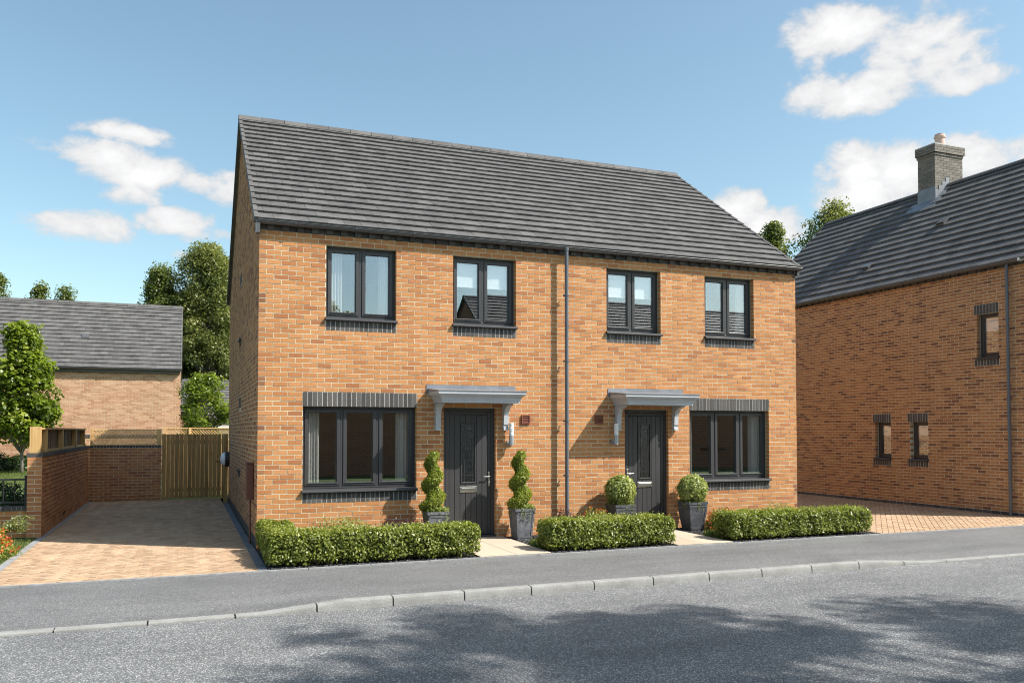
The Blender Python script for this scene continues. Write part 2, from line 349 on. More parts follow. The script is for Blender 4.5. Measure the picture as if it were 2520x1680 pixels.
def leaf_mesh(name, P, Nrm, L, mat, parent, aspect=.5, rnd=None, fold=.18, kind=None, up_bias=None):
    n = len(P); P = np.asarray(P, float); Nrm = np.asarray(Nrm, float); Nrm /= np.linalg.norm(Nrm, axis=1)[:, None]+1e-9
    t = rng.normal(size=(n, 3))
    if up_bias is not None: t = t*.5+np.asarray(up_bias)
    t -= Nrm*(t*Nrm).sum(1)[:, None]; t /= np.linalg.norm(t, axis=1)[:, None]+1e-9; s = np.cross(Nrm, t)
    L = (np.ones(n)*L)[:, None]
    v = np.empty((n, 4, 3)); v[:, 0] = P-t*L*.5; v[:, 2] = P+t*L*.5
    v[:, 1] = P+s*L*aspect*.5+Nrm*L*fold-t*L*.08; v[:, 3] = P-s*L*aspect*.5+Nrm*L*fold-t*L*.08
    off = np.array(tuple(wloc(parent))) if parent else np.zeros(3)
    me = bpy.data.meshes.new(name); me.vertices.add(n*4); me.vertices.foreach_set('co', (v.reshape(-1, 3)-off).astype(np.float32).ravel())
    me.loops.add(n*4); me.loops.foreach_set('vertex_index', np.arange(n*4, dtype=np.int32))
    me.polygons.add(n); me.polygons.foreach_set('loop_start', np.arange(0, n*4, 4, dtype=np.int32)); me.polygons.foreach_set('loop_total', np.full(n, 4, dtype=np.int32))
    me.update(); me.validate()
    a = me.attributes.new('rnd', 'FLOAT', 'FACE'); a.data.foreach_set('value', (rng.random(n) if rnd is None else rnd).astype(np.float32))
    me.materials.append(MAT[mat]); o = bpy.data.objects.new(name, me); COL.objects.link(o)
    if parent: o.parent = parent
    if kind: o['kind'] = kind
    return o
def frame(O, u, n):          # wall frame: point(u, depth inward, z)
    O, u, n = Vector(O), Vector(u), Vector(n)
    return lambda a, d, z: O+u*a-n*d+_z*z

def brick_wall(part, root, fr, L, H, mat='brick', mortar='mortar', voids=(), cuts=(), course=.075, mod=.2227, n_ind=0, clip=None, near=None, thick=.1, start=0, z_min=0, mortar_d=.003, ind_ok=None):
    """brick courses on a mortar sheet; the n_ind bricks nearest the viewer are objects of their own"""
    us = sorted({0, L, *[q for v in voids for q in v[:2]]}); zs = sorted({z_min, H, *[q for v in voids for q in v[2:4]]})
    w = MB()
    inv = lambda u, z: any(a < u < b and c < z < d for a, b, c, d in voids)
    if clip is None:
        for i in range(len(us)-1):
            for j in range(len(zs)-1):
                if not inv((us[i]+us[i+1])/2, (zs[j]+zs[j+1])/2):
                    w.poly([fr(us[i], mortar_d, zs[j]), fr(us[i+1], mortar_d, zs[j]), fr(us[i+1], mortar_d, zs[j+1]), fr(us[i], mortar_d, zs[j+1])])
    else:
        zz = np.linspace(z_min, H, 60)
        for a, b in zip(zz[:-1], zz[1:]):
            (a0, a1), (b0, b1) = clip(a), clip(b)
            w.poly([fr(a0, mortar_d, a), fr(a1, mortar_d, a), fr(b1, mortar_d, b), fr(b0, mortar_d, b)])
    for (a, b, c, d) in voids:      # reveals
        e = .004
        for q in (a-e, b+e): w.poly([fr(q, mortar_d, c), fr(q, .16, c), fr(q, .16, d), fr(q, mortar_d, d)])
        w.poly([fr(a, mortar_d, d+e), fr(b, mortar_d, d+e), fr(b, .16, d+e), fr(a, .16, d+e)])
        w.poly([fr(a, mortar_d, c-e), fr(b, mortar_d, c-e), fr(b, .16, c-e), fr(a, .16, c-e)])
    wall = w.build(part, mortar, root)
    j = .0062; items = []
    nc = int(round((H-z_min)/course))
    for k in range(nc):
        z0, z1 = z_min+k*course, z_min+(k+1)*course; zm = (z0+z1)/2
        lo, hi = (0, L) if clip is None else clip(zm)
        x = lo-(start+(0 if k % 2 else .5))*mod if clip is None else -((0 if k % 2 else .5))*mod
        segs = []
        while x < hi:
            a, b = max(x, lo), min(x+mod, hi); x += mod
            if b-a < .02: continue
            ps = [(a, b)]
            for (c0, c1, e0, e1) in list(voids)+list(cuts):
                if e0 < zm < e1:
                    ps = [q for (p, r_) in ps for q in ((p, min(r_, c0)), (max(p, c1), r_)) if q[1]-q[0] > .018]
            segs += ps
        for a, b in segs:
            vz = [v for v in voids if v[2] < zm < v[3]]
            ea = a > lo+1e-6 and not any(abs(a-v[1]) < 1e-6 for v in vz); eb = b < hi-1e-6 and not any(abs(b-v[0]) < 1e-6 for v in vz)
            items.append((a+(j if ea else 0), b-(j if eb else 0), z0+j, z1-j, k))
    full = mod-2*j
    def dist(it): return (fr((it[0]+it[1])/2, 0, (it[2]+it[3])/2)-CAM).length
    cand = [i for i, it in enumerate(items) if abs(it[1]-it[0]-full) < 1e-4 and (ind_ok is None or ind_ok(it))]
    cand.sort(key=lambda i: dist(items[i])); ind = set(cand[:n_ind])
    st = MB(); meshes = []
    if ind:
        for q in range(14):
            b = MB(); o = fr(0, 0, 0); rr = (q+random.random())/14
            g = lambda a, d, z: fr(a, d, z)-o
            b.fbox(g, -full/2, full/2, 0, thick, -(course/2-j), course/2-j, rr); meshes.append(b.mesh('brick', mat))
    for i, it in enumerate(items):
        pr = random.uniform(-.0025, .0015)
        if i in ind: link_mesh('brick', random.choice(meshes), wall, fr((it[0]+it[1])/2, pr, (it[2]+it[3])/2))
        else: st.fbox(fr, it[0], it[1], pr, thick, it[2], it[3])
    if st.v: st.build('brickwork', mat, wall, kind='stuff')
    return wall
def soldiers(root, fr, u0, u1, z0, z1, name='lintel', mat='brick_dark', proud=.004, mod=.075):
    n = max(1, round((u1-u0)/mod)); w = (u1-u0)/n
    b = MB(); b.fbox(fr, u0+.001, u1-.001, .0, .09, z0+.001, z1-.001); p = b.build(name, 'mortar_grey', root)
    ms = []
    for q in range(5):
        b = MB(); o = fr(0, 0, 0); g = lambda a, d, z: fr(a, d, z)-o
        b.fbox(g, -w/2+.0065, w/2-.0065, 0, .08, -(z1-z0)/2+.002, (z1-z0)/2-.002, (q+.5)/5); ms.append(b.mesh('brick', mat))
    for i in range(n): link_mesh('brick', random.choice(ms), p, fr(u0+w*(i+.5), -proud+random.uniform(-.002, .002), (z0+z1)/2))
    return p
def window(root, fr, u0, u1, z0, z1, lights=2, rec=.118, sill=True, label=None, sash_w=.048):
    """z0 = underside of the sill, z1 = head"""
    F = .042; zs = z0+.062
    b = MB(); d0, d1 = rec, rec+.07
    b.fbox(fr, u0, u0+F, d0, d1, zs, z1); b.fbox(fr, u1-F, u1, d0, d1, zs, z1)
    b.fbox(fr, u0+F, u1-F, d0, d1, z1-F, z1); b.fbox(fr, u0+F, u1-F, d0, d1, zs, zs+F)
    n = lights; iw = (u1-u0-2*F)/n; M = .022
    for i in range(1, n): b.fbox(fr, u0+F+iw*i-M, u0+F+iw*i+M, d0, d1, zs+F, z1-F)
    win = b.build('window', 'frame', root, bevel=.004)
    if label: win['label'] = label
    for i in range(n):
        a = u0+F+iw*i+(M if i else 0)+.003; c = u0+F+iw*(i+1)-(M if i < n-1 else 0)-.003; e, g = zs+F+.003, z1-F-.003
        b = MB(); s = sash_w; q0, q1 = rec-.012, rec+.05
        b.fbox(fr, a, a+s, q0, q1, e, g); b.fbox(fr, c-s, c, q0, q1, e, g)
        b.fbox(fr, a+s, c-s, q0, q1, g-s, g); b.fbox(fr, a+s, c-s, q0, q1, e, e+s)
        b.fbox(fr, a+s-.016, c-s+.016, q0-.012, q0+.004, e+s-.018, e+s-.004)      # glazing bead that catches the light
        b.fbox(fr, a+s, a+s+.012, q0+.012, q1, e+s, g-s); b.fbox(fr, c-s-.012, c-s, q0+.012, q1, e+s, g-s)
        b.build('sash', 'frame', win, bevel=.003)
        b = MB(); tw = random.uniform(-.0012, .0012); tv = random.uniform(-.0012, .0012)
        d = rec+.022
        b.hexa([fr(a+s, d-tw, e+s), fr(c-s, d+tw, e+s), fr(c-s, d+tw+.012, e+s), fr(a+s, d-tw+.012, e+s), fr(a+s, d-tw+tv, g-s), fr(c-s, d+tw+tv, g-s), fr(c-s, d+tw+tv+.012, g-s), fr(a+s, d-tw+tv+.012, g-s)])
        b.build('pane', 'glass', win)
    if sill:
        b = MB(); x0, x1 = u0-.012, u1+.012
        prof = [(-.055, z0), (-.062, z0+.012), (-.058, z0+.034), (-.045, z0+.044), (rec+.02, z0+.060), (rec+.02, z0)]
        L_ = [fr(x0, d, z) for d, z in prof]; R_ = [fr(x1, d, z) for d, z in prof]
        for k in range(6): b.poly([L_[k], L_[(k+1) % 6], R_[(k+1) % 6], R_[k]])
        b.poly(L_); b.poly(R_[::-1]); b.build('sill', 'frame', win)
    return win
def roof_slope(roof, O, u, s, nrm, Wd, Ls, gauge, tw, n_ind=0, near_s=1e9, mat='roof_tile', cutout=None):
    O, u, s, nrm = map(Vector, (O, u, s, nrm)); rows = int(round(Ls/gauge)); gauge = Ls/rows; nt = round(Wd/tw); tw = Wd/nt
    def tile(b, o, w, g, r):
        a0, a1 = o+u*.002, o+u*(w-.002); t = .020
        lo0, lo1 = nrm*.010, nrm*(.014+t+.016); up0, up1 = s*g+nrm*-.010, s*g+nrm*(t-.012)
        b.hexa([a0+lo0, a1+lo0, a1+up0, a0+up0, a0+lo1, a1+lo1, a1+up1, a0+up1], r)
    items = []
    for k in range(rows):
        x = 0 if k % 2 == 0 else -tw/2
        while x < Wd-.01:
            a, b = max(x, 0), min(x+tw, Wd); x += tw
            p = O+u*a+s*(k*gauge)
            if cutout and cutout(p+u*(b-a)/2+s*gauge/2): continue
            items.append((p, b-a, k))
    order = sorted([i for i, it in enumerate(items) if abs(it[1]-tw) < 1e-5], key=lambda i: (items[i][0]-CAM).length); ind = set(order[:n_ind])
    ms = []
    if n_ind:
        for q in range(10):
            b = MB(); tile(b, Vector((0, 0, 0)), tw, gauge+.05, (q+.5)/10); ms.append(b.mesh('tile', mat))
    st = MB()
    for i, (p, w, k) in enumerate(items):
        jn = nrm*random.uniform(-.002, .002)
        if i in ind: link_mesh('tile', random.choice(ms), roof, p+jn)
        else: tile(st, p+jn, w, gauge+(.05 if k < rows-1 else .01), None)
    if st.v: st.build('tiling', mat, roof, kind='stuff')
def gable_roof(root, x0, x1, y0, y1, ze, zr, axis='x', over=.06, gauge=.285, tw=.27, n_ind=0, cutout=None, both=True, name='roof', rlen=.45):
    """roof over the box x0..x1, y0..y1 (plan of the tiled area), ridge along axis"""
    if axis == 'x': a0, a1, b0, b1 = x0, x1, y0, y1; P = lambda a, b, z: Vector((a, b, z))
    else: a0, a1, b0, b1 = y0, y1, x0, x1; P = lambda a, b, z: Vector((b, a, z))
    bm = (b0+b1)/2
    m = MB()
    for (e, sg) in ((b0, 1), (b1, -1)):
        c = [P(a0+.02, e, ze), P(a1-.02, e, ze), P(a1-.02, bm, zr), P(a0+.02, bm, zr)]; dn = Vector((0, 0, -.05))
        m.hexa([q+dn for q in c]+c)
    roof = m.build(name, 'underlay', root)
    for i, e in enumerate((b0, b1)):
        s = (P(a0, bm, zr)-P(a0, e, ze)); Ls = s.length; s.normalize()
        u = (P(a1, e, ze)-P(a0, e, ze)).normalized(); n = u.cross(s)
        if n.z < 0: n = -n
        roof_slope(roof, P(a0, e, ze), u, s, n, a1-a0, Ls, gauge, tw, n_ind if i == 0 else 0, cutout=cutout)
        rows = int(round(Ls/gauge)); g = Ls/rows
        for k in range(rows):                       # verge caps, one to a course
            for (av, d) in ((a0, -1), (a1, 1)):
                if i == 1 and d == 1: continue
                b = MB(); o = P(av, e, ze)+s*(k*g); q0, q1 = u*(d*.012), u*(-d*.050)
                lo, hi = n*-.05, n*.052; lo2, hi2 = n*-.06, n*.036; L2 = s*(g+.02)
                b.hexa([o+q0+lo, o+q1+lo, o+q1+L2+lo2, o+q0+L2+lo2, o+q0+hi, o+q1+hi, o+q1+L2+hi2, o+q0+L2+hi2]); b.build('verge_cap', 'roof_tile', roof)
    nr = round((a1-a0+.03)/rlen); w = (a1-a0+.03)/nr     # ridge tiles
    rb = []
    for q in range(4):
        b = MB(); prof = [(-.15, -.085), (-.11, -.02), (-.05, .028), (0, .042), (.05, .028), (.11, -.02), (.15, -.085), (.135, -.095), (0, .01), (-.135, -.095)]
        A = [P(.004, y, z) for y, z in prof]; B = [P(w-.006, y, z) for y, z in prof]
        for k in range(10): b.poly([A[k], A[(k+1) % 10], B[(k+1) % 10], B[k]], (q+.5)/4)
        for k in range(3): b.poly([A[k], A[k+1], A[8-k], A[9-k if k else 9]], .5); b.poly([B[k], B[k+1], B[8-k], B[9-k if k else 9]], .5)
        rb.append(b.mesh('ridge_tile', 'roof_tile'))
    bed = MB(); prof = [(-.12, -.085), (-.09, -.025), (0, .03), (.09, -.025), (.12, -.085)]
    A = [P(a0+.01, bm+y, zr+.03+z) for y, z in prof]; B = [P(a1-.01, bm+y, zr+.03+z) for y, z in prof]
    for k in range(4): bed.poly([A[k], A[k+1], B[k+1], B[k]])
    bed.build('ridge_bedding', 'underlay', roof)
    for i in range(nr):
        p = P(a0-.015+i*w, bm, zr+.03)
        if cutout and cutout(p+P(w/2, 0, 0)): continue
        link_mesh('ridge_tile', random.choice(rb), roof, p)
    return roof
def gutter(root, p0, p1, out, r=.062, nb=6):
    p0, p1, out = Vector(p0), Vector(p1), Vector(out); b = MB(); n = 9
    ring = []
    for k in range(n+1):
        a = math.pi*k/n; ring.append(out*(-math.cos(a)*r)+_z*(-math.sin(a)*r*.95))
    ring = [(q, q*.9) for q in ring]
    for k in range(n):
        for w_ in (0, 1): b.poly([p0+ring[k][w_], p1+ring[k][w_], p1+ring[k+1][w_], p0+ring[k+1][w_]])
    lip = out*r
    b.tube([p0+lip, p1+lip], .006, 6); b.tube([p0-lip, p1-lip], .006, 6)
    for p in (p0, p1):
        b.poly([p+q[0] for q in ring])
    g = b.build('gutter', 'black_plastic', root)
    for i in range(nb):
        t = (i+.6)/nb; p = p0.lerp(p1, t); d = (p1-p0).normalized(); b = MB()
        for k in range(n):
            q0, q1 = ring[k][0]*1.16, ring[k+1][0]*1.16
            b.hexa([p-d*.014+q0, p+d*.014+q0, p+d*.014+q1, p-d*.014+q1, p-d*.014+q0*.93, p+d*.014+q0*.93, p+d*.014+q1*.93, p-d*.014+q1*.93])
        b.build('gutter_bracket', 'black_plastic', g)
    return g
def downpipe(root, p, z0, z1, out, top_off=.16, clips=(.9, 1.9, 2.9, 3.9), r=.034, mat='pipe_plastic'):
    p, out = Vector(p), Vector(out); b = MB()
    b.tube([p+_z*z0, p+_z*z1], r, 14)
    b.tube([p+_z*z1, p+_z*(z1+.02), p+out*(top_off*.0)+_z*(z1+.05)], r*1.22, 14)
    o = b.build('downpipe', mat, root, smooth=False)
    for c in clips:
        k = MB(); q = p+_z*c; side = out.cross(_z).normalized()
        k.tube([q-_z*.016, q+_z*.016], r*1.2, 14); k.fbox(frame(q, side, out), -.055, .055, .028, .038, -.012, .012)
        k.tube([q+side*.0, q-out*.075], .010, 6); k.build('pipe_clip', mat, o)
    return o
def dentils(root, fr, L, z0, z1, w=.1125):
    b = MB(); b.fbox(fr, 0, L, .012, .09, z0, z1, .2); p = b.build('dentil_course', 'brick_dark', root)
    ms = []
    for q in range(6):
        b = MB(); o = fr(0, 0, 0); g = lambda a, d, z: fr(a, d, z)-o
        b.fbox(g, -w/2+.004, w/2-.004, 0, .08, -(z1-z0)/2+.003, (z1-z0)/2-.003, q/6); ms.append(b.mesh('brick', 'brick_dark'))
    n = round(L/w)
    for i in range(n): link_mesh('brick', random.choice(ms), p, fr((i+.5)*L/n, -.034 if i % 2 else .002, (z0+z1)/2))
    return p

# ------------------------------------------------------------------ ground, road, pavement
ZR = -.1; KY = -4.28
o = one('ground', 'grass_ground', None, lambda b: b.poly([(-900, -900, -.16), (900, -900, -.16), (900, 900, -.16), (-900, 900, -.16)])); tag(o, 'green ground stretching away behind the houses', 'ground', kind='structure')
o = one('road', 'road_asphalt', None, lambda b: b.poly([(-150, -10, ZR), (150, -10, ZR), (150, KY+.02, ZR), (-150, KY+.02, ZR)])); tag(o, 'grey asphalt road with light stone flecks', 'road', kind='structure')
def kerb_top(x):     # kerb upstand above the road: dropped at both drives
    full, low = .098, .026
    if x < -.30: return low
    if x < .58: return low+(full-low)*(x+.30)/.88
    if x < 7.75: return full
    if x < 8.9: return full-(full-low)*(x-7.75)/1.15
    return low
joints = [.277+.812*k for k in range(-60, 61)]
kb = tag(one('kerb', 'joint_sand', None, lambda b: b.box(-48, 49, KY+.02, KY+.10, ZR-.05, ZR+.004)), 'concrete kerb, dropped in front of both drives', 'kerb', kind='structure')
for a, c in zip(joints[:-1], joints[1:]):
    xs = [a+.008, c-.008]
    for brk in (-.30, .58, 7.75, 8.9):
        if a+.05 < brk < c-.05: xs.append(brk)
    xs.sort(); b = MB(); rr = random.random()
    for p, q in zip(xs[:-1], xs[1:]):
        R1 = []
        for x in (p, q):
            h = kerb_top(x); f = min(1, h/.098)
            R1.append([(x, KY, ZR-.04), (x, KY+.004*f, ZR+h*.5), (x, KY+.008*f+.001, ZR+h*.78), (x, KY+.013*f+.002, ZR+h*.93), (x, KY+.022*f+.004, ZR+h), (x, KY+.127, ZR+h), (x, KY+.127, ZR-.04)])
        for k in range(6): b.poly([R1[0][k], R1[1][k], R1[1][k+1], R1[0][k+1]], rr)
        b.poly(R1[0], rr); b.poly(R1[1][::-1], rr)
    b.build('kerb_stone', 'concrete', kb)
pv = MB(); xs = list(np.concatenate([np.linspace(-150, -3, 8), np.linspace(-2.5, 11, 46), np.linspace(12, 150, 8)])); nY = 12; y0, y1 = KY+.127, -2.10
def pav_z(x, t):
    lowd = (.098-kerb_top(x)); return ZR+.098-lowd*(1-t)**2.2-.002 - .004
for i in range(len(xs)-1):
    for j in range(nY):
        c = []
        for (x, t) in ((xs[i], j/nY), (xs[i+1], j/nY), (xs[i+1], (j+1)/nY), (xs[i], (j+1)/nY)): c.append((x, y0+(y1-y0)*t, pav_z(x, t)))
        pv.poly(c)
o = pv.build('pavement', 'path_asphalt', None, smooth=True); tag(o, 'grey asphalt pavement between the front gardens and the kerb', 'pavement', kind='structure')
eb = tag(one('edging', 'joint_sand', None, lambda b: b.box(-40, 40, -2.098, -2.052, -.08, -.008)), 'thin concrete edging along the back of the pavement', 'edging', kind='structure')
eds = []
for q in range(4):
    b = MB(); b.box(0, .806, -.025, .025, -.06, .012, q/4); eds.append(b.mesh('edging_stone', 'edging'))
for k in range(-16, 24): link_mesh('edging_stone', eds[k % 4], eb, (-2.77+.816*k, -2.076, random.uniform(-.003, .003)))
# across the road
o = one('pavement_opposite', 'path_asphalt', None, lambda b: b.box(-150, 150, -12, -10.13, -.1, 0)); tag(o, 'asphalt pavement on the viewer\'s side of the road', 'pavement', kind='structure')
o = one('kerb_opposite', 'concrete', None, lambda b: b.box(-150, 150, -10.128, -9.998, -.14, .004)); tag(o, 'concrete kerb on the viewer\'s side of the road', 'kerb', kind='structure')
o = one('verge_opposite', 'grass_ground', None, lambda b: b.box(-150, 150, -60, -12.002, -.1, -.004)); tag(o, 'grass gardens on the viewer\'s side of the road', 'lawn', kind='structure')

# ------------------------------------------------------------------ block paved drives
def herringbone(name, label, x0, x1, y0, y1, n_ind, w=.1):
    base = tag(one(name, 'joint_sand', None, lambda b: b.poly([(x0, y0, -.010), (x1, y0, -.010), (x1, y1, -.010), (x0, y1, -.010)])), label, 'drive', kind='structure')
    g = .0042; items = []; cx_, cy_ = (x0+x1)/2, (y0+y1)/2; q2 = math.sqrt(.5)      # laid at 45 degrees to the kerb
    rot = lambda a, b: (cx_+(a-b)*q2, cy_+(a+b)*q2)
    Rm = int(math.hypot(x1-x0, y1-y0)/2/w)+4
    def clip_poly(p):
        for ax, lim, sg in ((0, x0, 1), (0, x1, -1), (1, y0, 1), (1, y1, -1)):
            o_ = []
            for k in range(len(p)):
                a, b = p[k], p[(k+1) % len(p)]; da, db = (a[ax]-lim)*sg, (b[ax]-lim)*sg
                if da >= 0: o_.append(a)
                if da*db < 0: t = da/(da-db); o_.append((a[0]+(b[0]-a[0])*t, a[1]+(b[1]-a[1])*t))
            p = o_
            if len(p) < 3: return None
        return p
    for i in range(-Rm, Rm):
        for j in range(-Rm, Rm):
            k = (i-j) % 4
            if k == 0: r_ = (i*w, (i+2)*w, j*w, (j+1)*w)
            elif k == 2: r_ = (i*w, (i+1)*w, (j-1)*w, (j+1)*w)
            else: continue
            c = [rot(a, b) for a, b in ((r_[0]+g, r_[2]+g), (r_[1]-g, r_[2]+g), (r_[1]-g, r_[3]-g), (r_[0]+g, r_[3]-g))]
            m_ = rot((r_[0]+r_[1])/2, (r_[2]+r_[3])/2)
            if not (x0-.3 < m_[0] < x1+.3 and y0-.3 < m_[1] < y1+.3): continue
            ful = all(x0 < q[0] < x1 and y0 < q[1] < y1 for q in c)
            p = c if ful else clip_poly(c)
            if p: items.append((m_, p, k, ful))
    cand = sorted([i for i, it in enumerate(items) if it[3] and abs(pxfrac(*it[0])) < .60], key=lambda i: (Vector((*items[i][0], 0))-CAM).length)
    ind = set(cand[:n_ind]); ms = {}
    def block(b, p, zt, rr, e=.0035):
        n = len(p); m_ = (sum(q[0] for q in p)/n, sum(q[1] for q in p)/n); pin = [(q[0]+(m_[0]-q[0])*e/.07, q[1]+(m_[1]-q[1])*e/.07) for q in p]
        b.poly([(*q, zt) for q in pin], rr)
        for k in range(n):
            a, c = k, (k+1) % n
            b.poly([(*p[a], zt-e), (*p[c], zt-e), (*pin[c], zt), (*pin[a], zt)], rr); b.poly([(*p[a], zt-.025), (*p[c], zt-.025), (*p[c], zt-e), (*p[a], zt-e)], rr)
    for k in (0, 2):
        hx, hy = (w-g, w/2-g) if k == 0 else (w/2-g, w-g)
        for q in range(9):
            b = MB(); block(b, [((a-c)*q2, (a+c)*q2) for a, c in ((-hx, -hy), (hx, -hy), (hx, hy), (-hx, hy))], 0, (q+.5)/9); ms[k, q] = b.mesh('paver', 'paver')
    st = MB()
    for i, (m_, p, k, _) in enumerate(items):
        z = random.uniform(-.0018, .0018)
        if i in ind: link_mesh('paver', ms[k, random.randrange(9)], base, (*m_, z))
        else: block(st, p, z, random.random())
    st.build('paving', 'paver', base, kind='stuff'); return base
def pxfrac(x, y):
    d = Vector((x, y, 0))-CAM; return d.dot(_r)/max(.1, d.dot(_f))
herringbone('drive', 'tan block paved drive between the low wall and the main house', -3.20, -.13, -2.05, 10.22, 300)
herringbone('drive', 'tan block paved drive between the main house and the chimney house', 10.33, 15.28, -2.05, 9.5, 0)
def strip(name, label, x0, x1, y0, y1, ln, mat):
    s_ = tag(one(name, 'joint_sand', None, lambda b: b.box(x0+.004, x1-.004, y0, y1, -.06, -.006)), label, 'edging', kind='structure')
    n = round((y1-y0)/ln); l = (y1-y0)/n; ms = []
    for q in range(4):
        b = MB(); b.box(x0-(x0+x1)/2, x1-(x0+x1)/2, -l/2+.004, l/2-.004, -.05, .006, q/4); ms.append(b.mesh('edging_block', mat))
    for i in range(n): link_mesh('edging_block', random.choice(ms), s_, ((x0+x1)/2, y0+l*(i+.5), random.uniform(-.003, .003)))
strip('drive_edging', 'grey block edging on the grass side of the left drive', -3.30, -3.20, -2.05, 10.2, .45, 'edging')
strip('drive_edging', 'blue grey block edging along the side wall of the main house', -.13, -.02, -2.05, 8.75, .225, 'edging_blue')

# front garden beds and door paths
o = one('soil', 'soil', None, lambda b: (b.box(-.018, 2.86, -2.05, .02, -.08, .004), b.box(3.98, 6.12, -2.05, .02, -.08, .004), b.box(7.18, 10.32, -2.05, .02, -.08, .004))); tag(o, 'dark soil of the planting beds in front of the main house', 'soil', kind='structure')
for (a, c, lab) in ((2.87, 3.97, 'cream paved path to the left front door'), (6.13, 7.17, 'cream paved path to the right front door')):
    p = tag(one('path', 'joint_sand', None, lambda b: b.box(a, c, -2.05, .05, -.08, .012)), lab, 'path', kind='structure')
    w = (c-a)/2; rows = [-2.045, -1.55, -1.0, -.45, .05]
    for i in range(2):
        for y0_, y1_ in zip(rows[:-1], rows[1:]):
            b = MB(); b.box(a+i*w+.003, a+(i+1)*w-.003, y0_+.003, y1_-.003, -.02, .022+random.uniform(-.001, .001)); b.build('slab', 'slab_stone', p, bevel=.003)
def chips(n, boxes, label):
    b = MB()
    for _ in range(n):
        x0, x1, y0, y1 = random.choice(boxes); x, y = random.uniform(x0, x1), random.uniform(y0, y1); s = random.uniform(.008, .022); a = random.uniform(0, 3.14)
        ca, sa = math.cos(a)*s, math.sin(a)*s; z = .006; h = s*random.uniform(.3, .8)
        b.hexa([(x-ca, y-sa, z), (x+sa, y-ca, z), (x+ca, y+sa, z), (x-sa, y+ca, z), (x-ca*.7, y-sa*.7, z+h), (x+sa*.8, y-ca*.8, z+h*1.2), (x+ca*.6, y+sa*.6, z+h*.8), (x-sa*.7, y+ca*.7, z+h)])
    tag(b.build('chippings', 'chipping', None), label, 'chippings', kind='stuff')
chips(3200, [(3.98, 4.9, -1.6, -.05), (7.18, 8.2, -1.6, -.05), (4.0, 6.1, -2.03, -1.9), (0, 2.85, -2.03, -1.9), (7.2, 10.2, -2.03, -1.9)], 'dark slate chippings scattered over the soil beds')

# ------------------------------------------------------------------ main house
LX, DY, HW = 10.196, 8.79, 4.875
FR = frame((0, 0, 0), (1, 0, 0), (0, -1, 0))
house = empty('brick_house', (0, 0, 0), 'orange brick pair of houses with two dark front doors under one long grey roof', 'house')
UW = [(1.014, 2.141), (3.105, 4.233), (5.982, 7.106), (8.067, 9.193)]
GW = [(.672, 2.487), (7.715, 9.527)]
DR = [(2.946, 3.864), (6.344, 7.258)]
voids = [(a, b, 3.525, 4.725) for a, b in UW]+[(a, b, .825, 2.175) for a, b in GW]+[(a, b, 0, 2.175) for a, b in DR]
cuts = [(a-.002, b+.002, 3.375, 3.525) for a, b in UW]+[(a-.004, b+.004, .675, .825) for a, b in GW]+[(a-.002, b+.002, 2.175, 2.40) for a, b in GW]
brick_wall('front_wall', house, FR, LX, HW, voids=voids, cuts=cuts, n_ind=300, ind_ok=lambda it: it[2] > .6)
for a, b in UW: soldiers(house, FR, a, b, 3.375, 3.525, 'sill_course')
for a, b in GW: soldiers(house, FR, a-.002, b+.002, .675, .825, 'sill_course'); soldiers(house, FR, a-.002, b+.002, 2.175, 2.40)
lab = ['upper window with grey curtains, nearest the drive', 'upper window with white blind, left of the downpipe', 'upper window with white blind, right of the downpipe', 'upper window with net curtain, farthest from the drive']
for (a, b), l in zip(UW, lab): window(house, FR, a, b, 3.525, 4.725, 2, label=l)
for (a, b), l in zip(GW, ['three light ground floor window near the drive', 'three light ground floor window behind the ball topiary']): window(house, FR, a, b, .825, 2.175, 3, label=l)
# gables, back wall
EZ, RZ, RY = 4.985, 8.185, DY/2
def gclip(z): 
    if z <= HW: return (0, DY)
    t = (z-HW)/(RZ-.08-HW)*RY; return (t, DY-t)
SFR = frame((0, DY, 0), (0, -1, 0), (-1, 0, 0))
sv = [(8.79-4.62, 8.79-4.15, .98, 2.25), (8.79-4.62, 8.79-4.15, 3.6, 4.75)]
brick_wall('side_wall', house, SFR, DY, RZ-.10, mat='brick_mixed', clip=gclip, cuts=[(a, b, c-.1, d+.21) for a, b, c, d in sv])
sp = MB(); sp.fbox(SFR, 0, DY, -.004, .05, 0, .15, .3); sp = sp.build('plinth', 'brick_dark', house)
for (a, b, c, d) in sv:      # blind window recesses with dark heads and sills
    one('blind_recess', 'brick_mixed', house, lambda q: [q.fbox(SFR, a, b, .001, .06, c+.075*k+.004, c+.075*(k+1)-.004) for k in range(int((d-c)/.075))])
    soldiers(house, SFR, a-.01, b+.01, d, d+.21, 'lintel'); soldiers(house, SFR, a-.01, b+.01, c-.1, c, 'sill_course', proud=.012)
    one('recess_sill', 'frame', house, lambda q: q.fbox(SFR, a-.02, b+.02, -.05, .03, c-.006, c+.035))
SF2 = frame((LX, 0, 0), (0, 1, 0), (1, 0, 0))
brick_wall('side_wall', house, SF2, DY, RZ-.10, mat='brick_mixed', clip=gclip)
one('back_wall', 'brickwork', house, lambda b: b.box(.02, LX-.02, DY-.2, DY-.001, 0, HW+.1))
